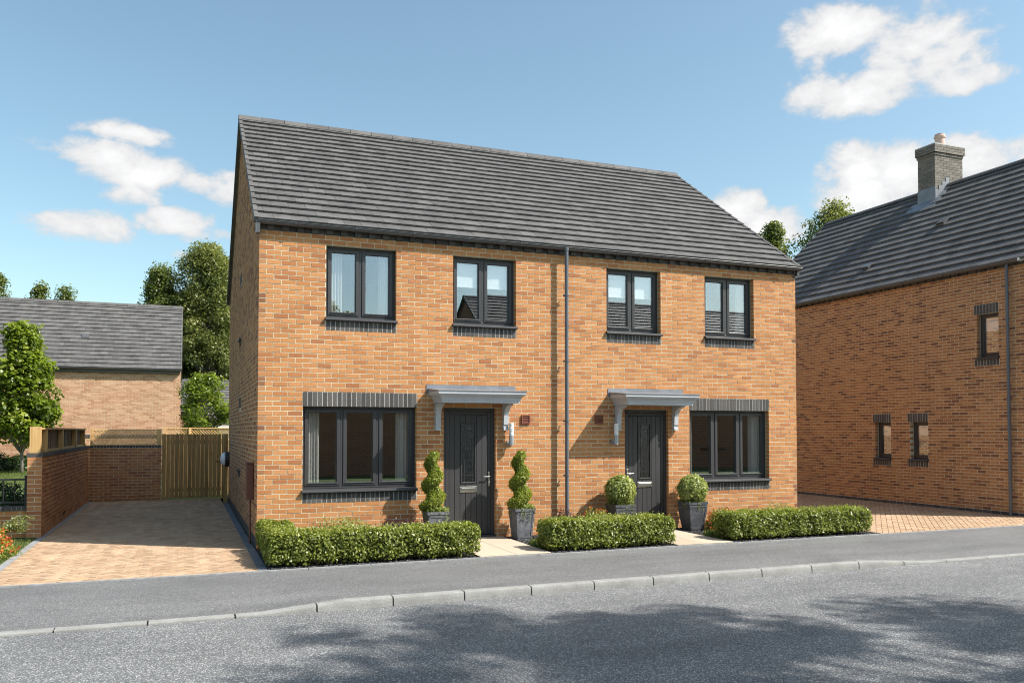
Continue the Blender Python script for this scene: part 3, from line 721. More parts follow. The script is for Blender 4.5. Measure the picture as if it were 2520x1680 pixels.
# inside: floors, ceilings, partitions
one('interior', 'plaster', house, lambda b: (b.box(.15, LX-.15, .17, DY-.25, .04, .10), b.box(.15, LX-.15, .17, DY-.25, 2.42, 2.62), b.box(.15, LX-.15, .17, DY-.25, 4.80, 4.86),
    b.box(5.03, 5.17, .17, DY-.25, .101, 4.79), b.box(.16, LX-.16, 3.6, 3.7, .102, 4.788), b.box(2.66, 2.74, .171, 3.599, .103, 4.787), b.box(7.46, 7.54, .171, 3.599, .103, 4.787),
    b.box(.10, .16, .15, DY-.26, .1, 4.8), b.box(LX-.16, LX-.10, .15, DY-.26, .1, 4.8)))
# eaves
dentils(house, frame((0, 0, 0), (1, 0, 0), (0, -1, 0)), LX, 4.877, 4.955)
one('fascia', 'black_plastic', house, lambda b: (b.box(-.05, LX+.05, -.042, -.012, 4.957, 5.02), b.box(-.055, .0, -.13, .0, 4.80, 4.985), b.box(LX, LX+.055, -.06, .0, 4.86, 4.985)))
gutter(house, (-.03, -.095, 4.995), (LX+.06, -.095, 4.995), (0, -1, 0), nb=11, r=.056)
downpipe(house, (5.132, -.128, 0), .0, 4.93, (0, -1, 0), clips=(1.02, 1.96, 3.0, 4.15))
# roof
EY = -.075
roof = gable_roof(house, -.07, LX+.07, EY, DY-EY, 5.0, 8.14, 'x', gauge=.272, tw=.27, n_ind=300)
# doors
def front_door(a, b, hinge, label):
    F = .055; zt = 2.175; rec = .075
    d = MB(); d.fbox(FR, a, a+F, rec, rec+.08, .02, zt); d.fbox(FR, b-F, b, rec, rec+.08, .02, zt); d.fbox(FR, a+F, b-F, rec, rec+.08, zt-F, zt); d.fbox(FR, a, b, -.03, rec+.10, .0, .05)
    door = d.build('door', 'frame', house, bevel=.005); door['label'] = label
    l0, l1, z0, z1 = a+F+.004, b-F-.004, .055, zt-F-.004; rec2 = rec+.012
    leaf = one('door_leaf', 'frame_gap', door, lambda q: q.fbox(FR, l0, l1, rec2+.014, rec2+.05, z0, z1))
    edge = .062; n = 7; pw = (l1-l0-2*edge)/n; cx = (l0+l1)/2; g0, g1, gz0, gz1 = cx-.135, cx+.135, .915, 1.925
    for (u0, u1) in ((l0, l0+edge-.003), (l1-edge+.003, l1)): one('stile', 'door_paint', door, lambda q: q.fbox(FR, u0, u1, rec2-.004, rec2+.04, z0, z1), bevel=.004)
    for (w0, w1) in ((z1-.05, z1),): one('rail', 'door_paint', door, lambda q: q.fbox(FR, l0+edge, l1-edge, rec2-.004, rec2+.04, w0, w1), bevel=.003)
    for i in range(n):
        u0, u1 = l0+edge+pw*i+.003, l0+edge+pw*(i+1)-.003
        inter = u1 > g0+.002 and u0 < g1-.002
        for (w0, w1) in (((z0, gz0), (gz1, z1-.055)) if inter else ((z0, z1-.055),)):
            if inter and not (u0 >= g0-.003 and u1 <= g1+.003):
                pass
            one('plank', 'door_paint', door, lambda q: q.fbox(FR, u0, u1, rec2, rec2+.04, w0, w1), bevel=.003)
        if inter:   # sliver beside the glazing
            if u0 < g0: one('plank', 'door_paint', door, lambda q: q.fbox(FR, u0, g0, rec2, rec2+.04, gz0, gz1))
            if u1 > g1: one('plank', 'door_paint', door, lambda q: q.fbox(FR, g1, u1, rec2, rec2+.04, gz0, gz1))
    gf = MB(); t = .022
    for q in ((g0, g0+t, gz0, gz1), (g1-t, g1, gz0, gz1), (g0+t, g1-t, gz0, gz0+t), (g0+t, g1-t, gz1-t, gz1)): gf.fbox(FR, q[0], q[1], rec2-.012, rec2+.03, q[2], q[3])
    gf.build('glazing_frame', 'door_paint', door, bevel=.004)
    one('door_glass', 'glass_door', door, lambda q: q.fbox(FR, g0+t, g1-t, rec2+.008, rec2+.012, gz0+t, gz1-t))
    one('leading', 'frame', door, lambda q: ([q.fbox(FR, u-.003, u+.003, rec2+.002, rec2+.007, gz0+t, gz1-t) for u in (g0+t+.045, g1-t-.045)], [q.fbox(FR, g0+t, g1-t, rec2+.001, rec2+.006, w-.003, w+.003) for w in (gz0+t+.11, gz1-t-.10)]))
    one('letterbox', 'chrome', door, lambda q: (q.fbox(FR, cx-.155, cx+.155, rec2-.012, rec2+.005, .765, .862), q.fbox(FR, cx-.125, cx+.125, rec2-.018, rec2-.008, .785, .842)), bevel=.005)
    hx = l1-.035 if hinge == 'left' else l0+.035; sg = -1 if hinge == 'left' else 1
    hb = MB(); hb.fbox(FR, hx-.018, hx+.018, rec2-.016, rec2, .86, 1.10); hb.tube([FR(hx, rec2-.016, 1.02), FR(hx, rec2-.055, 1.02)], .010, 10); hb.tube([FR(hx, rec2-.052, 1.02), FR(hx+sg*.105, rec2-.052, 1.02)], .009, 10)
    hb.tube([FR(hx, rec2-.016, .92), FR(hx, rec2-.022, .92)], .012, 10)
    hb.build('door_handle', 'chrome', door, bevel=.003)
front_door(*DR[0], 'left', 'left front door with glazed slot, letterbox and handle on its right')
front_door(*DR[1], 'right', 'right front door with handle on its left edge')
def canopy(x0, x1, label):       # x0..x1: bottom course of the moulding
    p = .515; prof = [(0, 2.247), (0, 2.283), (.010, 2.287), (.010, 2.303), (.017, 2.320), (.033, 2.343), (.056, 2.358), (.064, 2.361), (.064, 2.372), (.076, 2.377), (.082, 2.386), (.082, 2.412), (.088, 2.418), (.088, 2.428)]
    b = MB(); rings = [[(x0-o, -.002, z), (x0-o, -p-o, z), (x1+o, -p-o, z), (x1+o, -.002, z)] for o, z in prof]
    for k in range(len(rings)-1):
        for j in range(3): b.poly([rings[k][j], rings[k][j+1], rings[k+1][j+1], rings[k+1][j]])
    b.poly(rings[0]); b.poly(rings[-1])
    c = b.build('canopy', 'canopy_paint', house); c['label'] = label
    o = .094
    b = MB(); b.hexa([(x0-o, -p-o, 2.4285), (x1+o, -p-o, 2.4285), (x1+o, -.004, 2.430), (x0-o, -.004, 2.430), (x0-o, -p-o, 2.438), (x1+o, -p-o, 2.438), (x1+o, -.004, 2.485), (x0-o, -.004, 2.485)])
    b.build('canopy_roof', 'lead', c)
    one('flashing', 'lead', c, lambda q: q.hexa([(x0-.115, -.012, 2.40), (x1+.12, -.012, 2.40), (x1+.12, .0, 2.40), (x0-.115, .0, 2.40), (x0-.115, -.010, 2.550), (x1+.12, -.010, 2.550), (x1+.12, .0, 2.550), (x0-.115, .0, 2.550)]))
    for bx in (x0+.025, x1-.115):
        b = MB(); w = .085
        out = [(0, 2.245), (-.30, 2.245), (-.30, 2.215), (-.24, 2.205), (-.165, 2.175), (-.115, 2.12), (-.092, 2.05), (-.088, 1.97), (-.085, 1.90), (-.07, 1.875), (-.07, 1.845), (-.085, 1.838), (-.085, 1.80), (0, 1.80)]
        A = [(bx, y, z) for y, z in out]; B = [(bx+w, y, z) for y, z in out]
        for k in range(len(out)): b.poly([A[k], A[(k+1) % len(out)], B[(k+1) % len(out)], B[k]])
        b.poly(A); b.poly(B[::-1]); b.build('bracket', 'canopy_paint', c)
canopy(2.765, 4.095, 'grey moulded canopy over the left front door'); canopy(6.120, 7.450, 'grey moulded canopy over the right front door')
for (vx, vz) in ((4.408, 1.987), (5.818, 1.995)):
    b = MB(); b.fbox(FR, vx-.076, vx-.062, -.03, .02, vz-.076, vz+.076); b.fbox(FR, vx+.062, vx+.076, -.03, .02, vz-.076, vz+.076); b.fbox(FR, vx-.062, vx+.062, -.03, .02, vz+.062, vz+.076); b.fbox(FR, vx-.062, vx+.062, -.03, .02, vz-.076, vz-.062); b.fbox(FR, vx-.062, vx+.062, .004, .02, vz-.062, vz+.062)
    v = b.build('air_vent', 'terracotta', house)
    for k in range(4):
        z = vz-.045+.03*k
        one('louvre', 'terracotta', v, lambda q: q.hexa([FR(vx-.061, -.024, z-.010), FR(vx+.061, -.024, z-.010), FR(vx+.061, .003, z+.006), FR(vx-.061, .003, z+.006), FR(vx-.061, -.024, z-.004), FR(vx+.061, -.024, z-.004), FR(vx+.061, .003, z+.012), FR(vx-.061, .003, z+.012)]))
for (lx, lab) in ((4.108, 'white and grey cylinder wall lamp right of the left front door'), (6.112, 'white and grey cylinder wall lamp left of the right front door')):
    e = empty('wall_lamp', (lx, 0, 1.54), lab, 'wall lamp')
    y = -.105
    one('lamp_body', 'lamp_steel', e, lambda q: q.lathe((lx, y, 1.545), [(.0, 0), (.040, 0), (.041, .01), (.041, .175)], 20), smooth=False)
    one('lamp_glass', 'white_plastic', e, lambda q: q.lathe((lx, y, 1.72), [(.040, 0), (.040, .075), (.047, .078), (.047, .088), (.040, .091), (.040, .105), (.047, .108), (.047, .118), (.040, .121), (.040, .198), (.036, .203), (0, .204)], 20))
    one('lamp_mount', 'lamp_steel', e, lambda q: (q.tube([(lx, y, 1.585), (lx, -.004, 1.585)], .018, 10), q.lathe((lx, -.001, 1.585), [(.05, 0), (.05, 0.001)], 16), q.box(lx-.05, lx+.05, -.022, -.001, 1.545, 1.625)))
# boxes on the side wall
e = empty('meter_box', (0, .70, 0), 'tall narrow brown meter box and pipe on the side wall by the hedge', 'meter box')
one('meter_cover', 'brown_plastic', e, lambda q: q.box(-.115, -.006, .61, .79, .70, 1.27), bevel=.008)
one('meter_lid', 'brown_plastic', e, lambda q: q.box(-.125, -.006, .60, .80, 1.272, 1.292), bevel=.005)
one('meter_pipe', 'brown_plastic', e, lambda q: q.tube([(-.05, .70, .70), (-.05, .70, .0)], .016, 10))
e = empty('charging_box', (0, 8.45, .9), 'white domed box on a black backplate on the side wall near the gate', 'wall box')
one('back_plate', 'black_metal', e, lambda q: q.lathe((-.10, 8.45, 1.095), [(.175, 0), (.185, .02), (.185, .094)], 24, axis='x'))
one('dome', 'white_plastic', e, lambda q: q.lathe((-.21, 8.45, 1.095), [(0, 0), (.05, .004), (.10, .018), (.14, .045), (.165, .08), (.172, .109)], 24, axis='x'), smooth=True)

# curtains and blinds inside
def curtain(x0, x1, z0, z1, y, label, mat='curtain', waves=5, amp=.03):
    n = waves*8; b = MB(); A = []
    ph = random.random()*6
    for i in range(n+1):
        t = i/n; yy = y+amp*math.sin(t*waves*2*math.pi+ph)+.012*math.sin(t*waves*4.7+ph)
        A.append((x0+(x1-x0)*t, yy))
    for (p, q) in zip(A[:-1], A[1:]):
        b.hexa([(p[0], p[1], z0), (q[0], q[1], z0), (q[0], q[1]+.003, z0), (p[0], p[1]+.003, z0), (p[0], p[1]*.9+y*.1, z1), (q[0], q[1]*.9+y*.1, z1), (q[0], q[1]*.9+y*.1+.003, z1), (p[0], p[1]*.9+y*.1+.003, z1)], .5)
    return tag(b.build('curtain', mat, None), label, 'curtain')
def blind(fr, u0, u1, z0, z1, d, label):
    b = MB(); b.fbox(fr, u0, u1, d, d+.004, z0, z1); b.fbox(fr, u0, u1, d-.006, d+.010, z0-.018, z0); b.fbox(fr, u0, u1, d+.004, d+.05, z1, z1+.05)
    tag(b.build('roller_blind', 'blind', None), label, 'blind')
curtain(1.06, 1.30, 3.58, 4.70, .24, 'pale curtain at the left of the upper window nearest the drive')
curtain(1.90, 2.10, 3.58, 4.70, .24, 'pale curtain at the right of the upper window nearest the drive')
curtain(8.11, 8.24, 3.58, 4.70, .24, 'pale curtain at the left of the upper window farthest from the drive')
curtain(8.93, 9.15, 3.58, 4.70, .24, 'pale curtain at the right of the upper window farthest from the drive')
curtain(.74, .96, .90, 2.15, .24, 'pale curtain at the left of the ground floor window near the drive')
curtain(2.20, 2.43, .90, 2.15, .24, 'pale curtain at the right of the ground floor window near the drive')
curtain(7.78, 7.92, .90, 2.15, .24, 'pale curtain at the left of the ground floor window behind the ball topiary')
curtain(9.24, 9.47, .90, 2.15, .24, 'pale curtain at the right of the ground floor window behind the ball topiary')
blind(FR, 3.15, 4.19, 4.24, 4.66, .172, 'white roller blind in the upper window left of the downpipe')
blind(FR, 6.02, 7.06, 4.24, 4.66, .172, 'white roller blind in the upper window right of the downpipe')

# ------------------------------------------------------------------ house on the right, with the chimney
rh = empty('brick_house', (15.3, -1.15, 0), 'large brick house with chimney at the right edge, long side wall in shade', 'house')
XW, YF, YB, C2 = 15.3, -1.15, 8.2, .0715; RL = YB-YF; RH = 74*C2
RFR = frame((XW, YB, 0), (0, -1, 0), (-1, 0, 0))
yu = lambda y: YB-y
rw = [(yu(3.06), yu(2.555), 13*C2+2*C2, 28*C2), (yu(1.97), yu(1.45), 15*C2, 28*C2), (yu(.11), yu(-.42), 47*C2, 61*C2)]
rcut = [(a-.07, b+.002, d, d+3*C2) for a, b, c, d in rw]+[(a-.07, b+.002, c-2*C2, c) for a, b, c, d in rw]
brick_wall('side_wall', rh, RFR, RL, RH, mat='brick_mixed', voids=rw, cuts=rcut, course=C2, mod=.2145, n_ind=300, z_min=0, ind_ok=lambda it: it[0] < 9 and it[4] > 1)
b = MB(); pl_ = one('plinth', 'mortar_grey', rh, lambda q: q.fbox(RFR, 0, RL, -.003, .05, 0, C2+.002)); nbp = int(RL/.2145); ms = []
for q in range(4):
    b = MB(); o_ = RFR(0, 0, 0); b.fbox(lambda a, d, z: RFR(a, d, z)-o_, -.1025, .1025, 0, .05, -.031, .031, q/4); ms.append(b.mesh('brick', 'brick_dark'))
for i in range(nbp): link_mesh('brick', random.choice(ms), pl_, RFR((i+.5)*.2145, -.007, C2/2))
for k, ((a, b, c, d), l) in enumerate(zip(rw, ['narrow ground floor window farther from the road', 'narrow ground floor window nearer the road', 'narrow upper window beside the downpipe'])):
    soldiers(rh, RFR, a-.07, b, d, d+3*C2); soldiers(rh, RFR, a-.07, b, c-2*C2, c, 'sill_course'); window(rh, RFR, a, b, c, d, 1, label=l, sash_w=.04)
    blind(RFR, a+.02, b-.02, d-.30-(.06 if k == 2 else 0), d-.07, .175, ['white blind in the chimney house window farther from the road', 'white blind in the chimney house window nearer the road', 'white blind in the upper window of the chimney house'][k])
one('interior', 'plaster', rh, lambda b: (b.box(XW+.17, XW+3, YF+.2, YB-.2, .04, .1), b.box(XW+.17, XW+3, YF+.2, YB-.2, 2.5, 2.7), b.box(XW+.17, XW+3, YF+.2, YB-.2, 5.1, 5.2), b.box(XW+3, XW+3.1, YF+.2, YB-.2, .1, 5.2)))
one('front_wall', 'brickwork', rh, lambda b: b.hexa([(XW+.006, YF, 0), (XW+6.7, YF, 0), (XW+6.7, YF+.2, 0), (XW+.006, YF+.2, 0), (XW+.006, YF, RH), (XW+6.7, YF, RH), (XW+6.7, YF+.2, RH), (XW+.006, YF+.2, RH)]))
one('gable', 'brickwork', rh, lambda b: (b.poly([(XW+.01, YF+.01, RH), (XW+6.69, YF+.01, RH), (18.65, YF+.01, 8.5)]), b.poly([(XW+.01, YB-.01, RH), (XW+6.69, YB-.01, RH), (18.65, YB-.01, 8.5)])))
one('far_wall', 'brickwork', rh, lambda b: (b.box(XW+6.5, XW+6.7, YF+.2, YB, 0, RH), b.box(XW+.2, XW+6.5, YB-.2, YB-.001, 0, RH)))
dentils(rh, RFR, RL, RH+.002, RH+.075)
one('fascia', 'black_plastic', rh, lambda b: b.box(XW-.085, XW-.05, YF, YB, RH+.08, RH+.13))
gutter(rh, (XW-.155, YF+.12, RH+.10), (XW-.155, YB, RH+.10), (-1, 0, 0), nb=8)
one('gutter_end', 'white_plastic', rh, lambda b: b.box(XW-.215, XW-.095, YF+.095, YF+.118, RH+.045, RH+.105))
downpipe(rh, (XW-.10, -.70, 0), 0, RH+.05, (-1, 0, 0), clips=(.55, 1.5, 2.5, 3.4, 4.7))
cutR = lambda p: 18.1 < p.x < 19.2 and 3.6 < p.y < 4.22
rroof = gable_roof(rh, 15.16, 22.14, YF-.1, YB+.1, RH+.09, 8.60, 'y', gauge=.30, tw=.30, n_ind=300, cutout=cutR)
for (x, y) in ((17.0, 2.42), (15.98, 3.92)):    # vent tiles
    z = RH+.09+(x-15.16)*(8.60-RH-.09)/3.49; one('vent_tile', 'black_plastic', rroof, lambda q: q.hexa([(x-.10, y-.12, z-.03), (x-.10, y+.12, z-.03), (x+.10, y+.12, z+.12), (x+.10, y-.12, z+.12), (x-.12, y-.12, z+.035), (x-.12, y+.12, z+.035), (x+.08, y+.12, z+.165), (x+.08, y-.12, z+.165)]))
    one('vent_slot', 'frame_gap', rroof, lambda q: q.hexa([(x-.125, y-.09, z-.005), (x-.125, y+.09, z-.005), (x-.11, y+.09, z-.005), (x-.11, y-.09, z-.005), (x-.13, y-.09, z+.030), (x-.13, y+.09, z+.030), (x-.115, y+.09, z+.030), (x-.115, y-.09, z+.030)]))
# chimney
cx0, cx1, cy0, cy1 = 18.13, 19.17, 3.62, 4.19
ch = MB(); ch.box(cx0+.008, cx1-.008, cy0+.008, cy1-.008, 7.6, 9.69); ch = ch.build('chimney', 'mortar_grey', rroof)
def ring_bricks(z0, z1, off):
    for (O_, u_, n_, L_) in (((cx0-off, cy1+off, 0), (0, -1, 0), (-1, 0, 0), cy1-cy0+2*off), ((cx0-off, cy0-off, 0), (1, 0, 0), (0, -1, 0), cx1-cx0+2*off)):
        f_ = frame(O_, u_, n_); k = 0; z = z0
        while z < z1-.03:
            x = -(.11 if k % 2 else 0)
            while x < L_:
                a, b_ = max(x, 0), min(x+.215, L_); x += .215
                if b_-a > .02:
                    b = MB(); b.fbox(f_, a+(.004 if a > 0 else 0), b_-(.004 if b_ < L_ else 0), random.uniform(-.003, .001), .05+off, z+.004, z+.067); b.build('brick', 'brick_grey', ch)
            z += .071; k += 1
ring_bricks(8.05, 9.40, 0); ring_bricks(9.40, 9.47, .022); ring_bricks(9.475, 9.685, .05)
one('flaunching', 'mortar_grey', ch, lambda b: b.box(cx0-.05, cx1+.05, cy0-.05, cy1+.05, 9.69, 9.72))
one('chimney_back', 'brick_grey', ch, lambda b: (b.box(cx1-.007, cx1, cy0+.001, cy1-.001, 7.6, 9.4), b.box(cx0+.001, cx1-.008, cy1-.007, cy1, 7.6, 9.4), b.box(cx0+.05, cx1+.05, cy0+.06, cy1+.05, 9.47, 9.688)))
one('chimney_pot', 'chimney_pot', ch, lambda b: b.lathe((18.65, 3.9, 9.70), [(.15, 0), (.135, .04), (.125, .30), (.15, .31), (.155, .34), (.15, .36), (.135, .37), (.130, .42), (.10, .42), (.10, .2)], 20), smooth=False)
sl_ = (8.60-RH-.09)/3.49; zro = lambda x: RH+.09+(x-15.16)*sl_
one('chimney_flashing', 'lead', ch, lambda b: (b.box(cx0-.014, cx0-.004, cy0-.012, cy1+.012, zro(cx0)-.06, zro(cx0)+.40),
    b.hexa([(cx0-.34, cy0-.2, zro(cx0-.34)+.034), (cx0-.0, cy0-.2, zro(cx0)+.05), (cx0-.0, cy1+.2, zro(cx0)+.05), (cx0-.34, cy1+.2, zro(cx0-.34)+.034), (cx0-.34, cy0-.2, zro(cx0-.34)+.046), (cx0-.0, cy0-.2, zro(cx0)+.062), (cx0-.0, cy1+.2, zro(cx0)+.062), (cx0-.34, cy1+.2, zro(cx0-.34)+.046)]),
    [b.hexa([(x, cy0-.014, zro(x)-.05), (x+.13, cy0-.014, zro(x)-.05), (x+.13, cy0-.004, zro(x)-.05), (x, cy0-.004, zro(x)-.05), (x, cy0-.014, zro(x)+.33), (x+.13, cy0-.014, zro(x)+.33), (x+.13, cy0-.004, zro(x)+.33), (x, cy0-.004, zro(x)+.33)]) for x in (cx0-.01, cx0+.121, cx0+.252, cx0+.383)],
    b.hexa([(cx0, cy0-.17, zro(cx0)+.04), (18.65, cy0-.17, 8.64), (18.65, cy0, 8.66), (cx0, cy0, zro(cx0)+.06), (cx0, cy0-.17, zro(cx0)+.052), (18.65, cy0-.17, 8.652), (18.65, cy0, 8.672), (cx0, cy0, zro(cx0)+.072)])))

# ------------------------------------------------------------------ house at far left
lh = empty('brick_house', (-1.22, 23.5, .3), 'pale brick house with blank front and grey roof beyond the drive on the left', 'house')
LHY, LHR, LHL, EZ2 = 23.5, -1.22, -17.5, 4.15
LFR = frame((LHL, LHY, 0), (1, 0, 0), (0, -1, 0)); C3 = .083; nH = int((EZ2-.3)/C3)
brick_wall('front_wall', lh, LFR, LHR-LHL, .3+nH*C3, mat='brick_pale', course=C3, mod=.25, z_min=.3)
one('walls', 'brickwork', lh, lambda b: (b.box(LHR-.2, LHR-.001, LHY+.01, 30.9, .3, .3+nH*C3), b.box(LHL, LHR-.2, 30.7, 30.9, .3, .3+nH*C3), b.box(LHL, LHL+.2, LHY+.01, 30.7, .3, .3+nH*C3), b.poly([(LHR-.01, LHY+.02, .3+nH*C3), (LHR-.01, 30.88, .3+nH*C3), (LHR-.01, 27.2, 7.3)])))
one('fascia', 'black_plastic', lh, lambda b: b.box(LHL, LHR, LHY-.10, LHY-.02, .3+nH*C3, .3+nH*C3+.11))
gutter(lh, (LHL, LHY-.18, 4.28), (LHR+.05, LHY-.18, 4.28), (0, -1, 0), nb=14, r=.07)
lroof = gable_roof(lh, LHL-.05, LHR+.05, LHY-.16, 30.9+.16, 4.28, 7.36, 'x', gauge=.285, tw=.33, n_ind=300)
vz_ = 4.28+(25.05-LHY+.16)*(7.36-4.28)/3.86
one('vent_tile', 'black_plastic', lroof, lambda q: q.hexa([(-5.02, 24.93, vz_-.08), (-4.74, 24.93, vz_-.08), (-4.74, 25.2, vz_+.10), (-5.02, 25.2, vz_+.10), (-5.02, 24.91, vz_-.01), (-4.74, 24.91, vz_-.01), (-4.74, 25.18, vz_+.16), (-5.02, 25.18, vz_+.16)]))

# low buildings behind the gate
g1 = empty('garage', (1.5, 29.2, 0), 'low building with grey tiled roof and white eaves behind the gate', 'garage')
one('wall', 'render_white', g1, lambda b: b.box(-.6, 7.5, 29.3, 35.5, 0, 2.0)); one('fascia', 'render_white', g1, lambda b: b.box(-.7, 7.6, 29.02, 29.06, 1.90, 2.06))
gable_roof(g1, -.75, 7.65, 29.0, 35.8, 2.10, 4.30, 'x', gauge=.27, tw=.33)
g2 = empty('outhouse', (-1.6, 36, 0), 'low brick outhouse with grey roof half hidden by the small bright tree', 'outhouse')
one('wall', 'brickwork', g2, lambda b: b.box(-3.2, 1.4, 36.3, 41, 0, 2.85)); gable_roof(g2, -1.45, 1.6, 36.05, 41.2, 2.90, 4.75, 'x', gauge=.27, tw=.33)

# ------------------------------------------------------------------ garden walls
def cope_bricks(root, pts_fn, n, sz, name='coping'):
    pass
bw = empty('garden_wall', (-3.37, 2.8, 0), 'brick garden wall with dark coping running back along the left drive', 'wall')
BWH = 18*.075+.03
BFR = frame((-3.26, 10.25, 0), (0, -1, 0), (1, 0, 0))
brick_wall('drive_face', bw, BFR, 7.45, BWH-.03, mat='brick_garden', mortar='joint_shade', n_ind=300, mortar_d=.030, ind_ok=lambda it: it[4] > 0)
brick_wall('end_face', bw, frame((-3.48, 2.80, 0), (1, 0, 0), (0, -1, 0)), .218, BWH-.03, mat='brick_garden', n_ind=60)
one('far_face', 'brickwork', bw, lambda b: (b.box(-3.48, -3.44, 2.81, 10.25, 0, BWH-.035), b.box(-3.44, -3.28, 10.2, 10.245, 0, BWH-.035)))
cp = one('coping', 'mortar_grey', bw, lambda b: b.box(-3.485, -3.255, 2.80, 10.4, BWH-.028, BWH+.030)); ms = []
for q in range(5):
    b = MB(); b.box(-.125, .125, -.0335, .0335, -.0325, .0325, q/5); ms.append(b.mesh('coping_brick', 'brick_dark'))
for i in range(101): link_mesh('coping_brick', random.choice(ms), cp, (-3.37, 2.83+.075*i, BWH+.004))
bb = empty('garden_wall', (-2.4, 10.3, 0), 'brick garden wall with dark coping across the end of the left drive', 'wall')
brick_wall('front_face', bb, frame((-3.26, 10.25, 0), (1, 0, 0), (0, -1, 0)), 1.68, BWH-.03, mat='brick_garden', n_ind=300)
one('far_face', 'brickwork', bb, lambda b: b.box(-3.26, -1.585, 10.36, 10.46, 0, BWH-.035))
cp = one('coping', 'mortar_grey', bb, lambda b: b.box(-3.25, -1.58, 10.25, 10.46, BWH-.028, BWH+.030)); ms = []
for q in range(5):
    b = MB(); b.box(-.0335, .0335, -.115, .115, -.0325, .0325, q/5); ms.append(b.mesh('coping_brick', 'brick_dark'))
for i in range(22): link_mesh('coping_brick', random.choice(ms), cp, (-3.21+.075*i, 10.355, BWH+.004))
lw = empty('garden_wall', (-4.6, 2.9, 0), 'low brick wall carrying the black railing at the left edge', 'wall')
brick_wall('front_face', lw, frame((-8.5, 2.90, 0), (1, 0, 0), (0, -1, 0)), 5.01, .45, mat='brick', n_ind=120)
one('far_face', 'brickwork', lw, lambda b: b.box(-8.5, -3.49, 3.05, 3.11, 0, .448))
cp = one('coping', 'mortar_grey', lw, lambda b: b.box(-8.5, -3.49, 2.892, 3.115, .452, .515)); ms = []
for q in range(5):
    b = MB(); b.box(-.0335, .0335, -.118, .118, -.034, .034, q/5); ms.append(b.mesh('coping_brick', 'brick_dark'))
for i in range(66): link_mesh('coping_brick', random.choice(ms), cp, (-3.53-.075*i, 3.003, .486))
ra = empty('railing', (-4.5, 3.0, .52), 'black metal railing on the low brick wall at the left edge', 'railing')
one('post', 'black_metal', ra, lambda b: b.box(-3.545, -3.50, 2.98, 3.025, .52, 1.04))
one('top_rail', 'black_metal', ra, lambda b: b.box(-8.4, -3.545, 2.985, 3.02, .955, .985)); one('bottom_rail', 'black_metal', ra, lambda b: b.box(-8.4, -3.545, 2.985, 3.02, .57, .595))
for i in range(28):
    x = -3.69-.165*i; one('bar', 'black_metal', ra, lambda b: b.tube([(x, 3.002, .595), (x, 3.002, .955)], .010, 8))
fw = empty('garden_wall', (-6, 22.0, .3), 'distant brick garden wall with grey coping behind the young tree', 'wall')
brick_wall('front_face', fw, frame((-14, 22.0, 0), (1, 0, 0), (0, -1, 0)), 12.9, .3+15*.083, mat='brick_pale', course=.083, mod=.25, z_min=.3)
one('coping', 'brick_dark', fw, lambda b: [b.box(-14+.15*i, -14+.15*i+.135, 21.97, 22.22, .3+15*.083, .3+15*.083+.10) for i in range(86)], kind='stuff')
one('far_face', 'brickwork', fw, lambda b: b.box(-14, -1.1, 22.1, 22.2, .3, .3+15*.083-.002))

# ------------------------------------------------------------------ timber
tf = empty('timber_fence', (-3.37, 2.9, BWH), 'light timber panel fence standing on the drive garden wall', 'fence')
zf0, zf1 = BWH+.038, BWH+.47
one('post', 'wood_light', tf, lambda b: b.box(-3.46, -3.30, 2.86, 2.98, zf0, zf1+.015))
for y in (3.62, 5.72, 7.9, 9.6): one('post', 'wood_light', tf, lambda b: b.box(-3.40, -3.305, y, y+.09, zf0, zf1-.036))
one('rail', 'wood_light', tf, lambda b: b.box(-3.40, -3.30, 2.98, 10.2, zf1-.035, zf1)); one('rail', 'wood_light', tf, lambda b: b.box(-3.398, -3.33, 2.98, 10.2, zf0, zf0+.04))
for i in range(66): y = 2.985+.109*i; one('board', 'wood_dark', tf, lambda b: b.box(-3.43+.008*(i % 2), -3.412+.008*(i % 2), y, y+.112, zf0, zf1-.006))
def lattice(name, label, x0, x1, y, z0, z1, sp, both=True, mat='wood_light', posts=()):
    t = empty(name, ((x0+x1)/2, y, z0), label, 'trellis')
    rw_ = .028
    for q in ((x0, x1, z1-rw_, z1), (x0, x1, z0, z0+rw_)): one('rail', mat, t, lambda b: b.box(q[0], q[1], y-.02, y+.02, q[2], q[3]))
    for (px, w) in posts: one('post', mat, t, lambda b: b.box(px, px+w, y-.035, y+.035, z0-.002, z1+.008))
    h = z1-z0; x = x0-h
    while x < x1:
        for sgn in ((1, -1) if both else (-1,)):
            a0, a1 = (x, x+h) if sgn > 0 else (x+h, x)
            def clipx(a, za, b_, zb):
                t0, t1 = 0., 1.
                for lim, s in ((x0, 1), (x1, -1)):
                    da, db = (a-lim)*s, (b_-lim)*s
                    if da < 0 and db < 0: return None
                    if da < 0: t0 = max(t0, da/(da-db))
                    if db < 0: t1 = min(t1, da/(da-db))
                return (a+(b_-a)*t0, za+(zb-za)*t0, a+(b_-a)*t1, za+(zb-za)*t1) if t1-t0 > .06 else None
            c = clipx(a0, z0, a1, z1)
            if c:
                w = .013; yy = y-.006 if sgn > 0 else y+.006; nx, nz_ = (-.7071*w, .7071*w) if sgn > 0 else (.7071*w, .7071*w)
                one('slat', mat, t, lambda b: b.hexa([(c[0]-nx, yy-.005, c[1]-nz_), (c[2]-nx, yy-.005, c[3]-nz_), (c[2]+nx, yy-.005, c[3]+nz_), (c[0]+nx, yy-.005, c[1]+nz_), (c[0]-nx, yy+.005, c[1]-nz_), (c[2]-nx, yy+.005, c[3]-nz_), (c[2]+nx, yy+.005, c[3]+nz_), (c[0]+nx, yy+.005, c[1]+nz_)]))
        x += sp
    return t
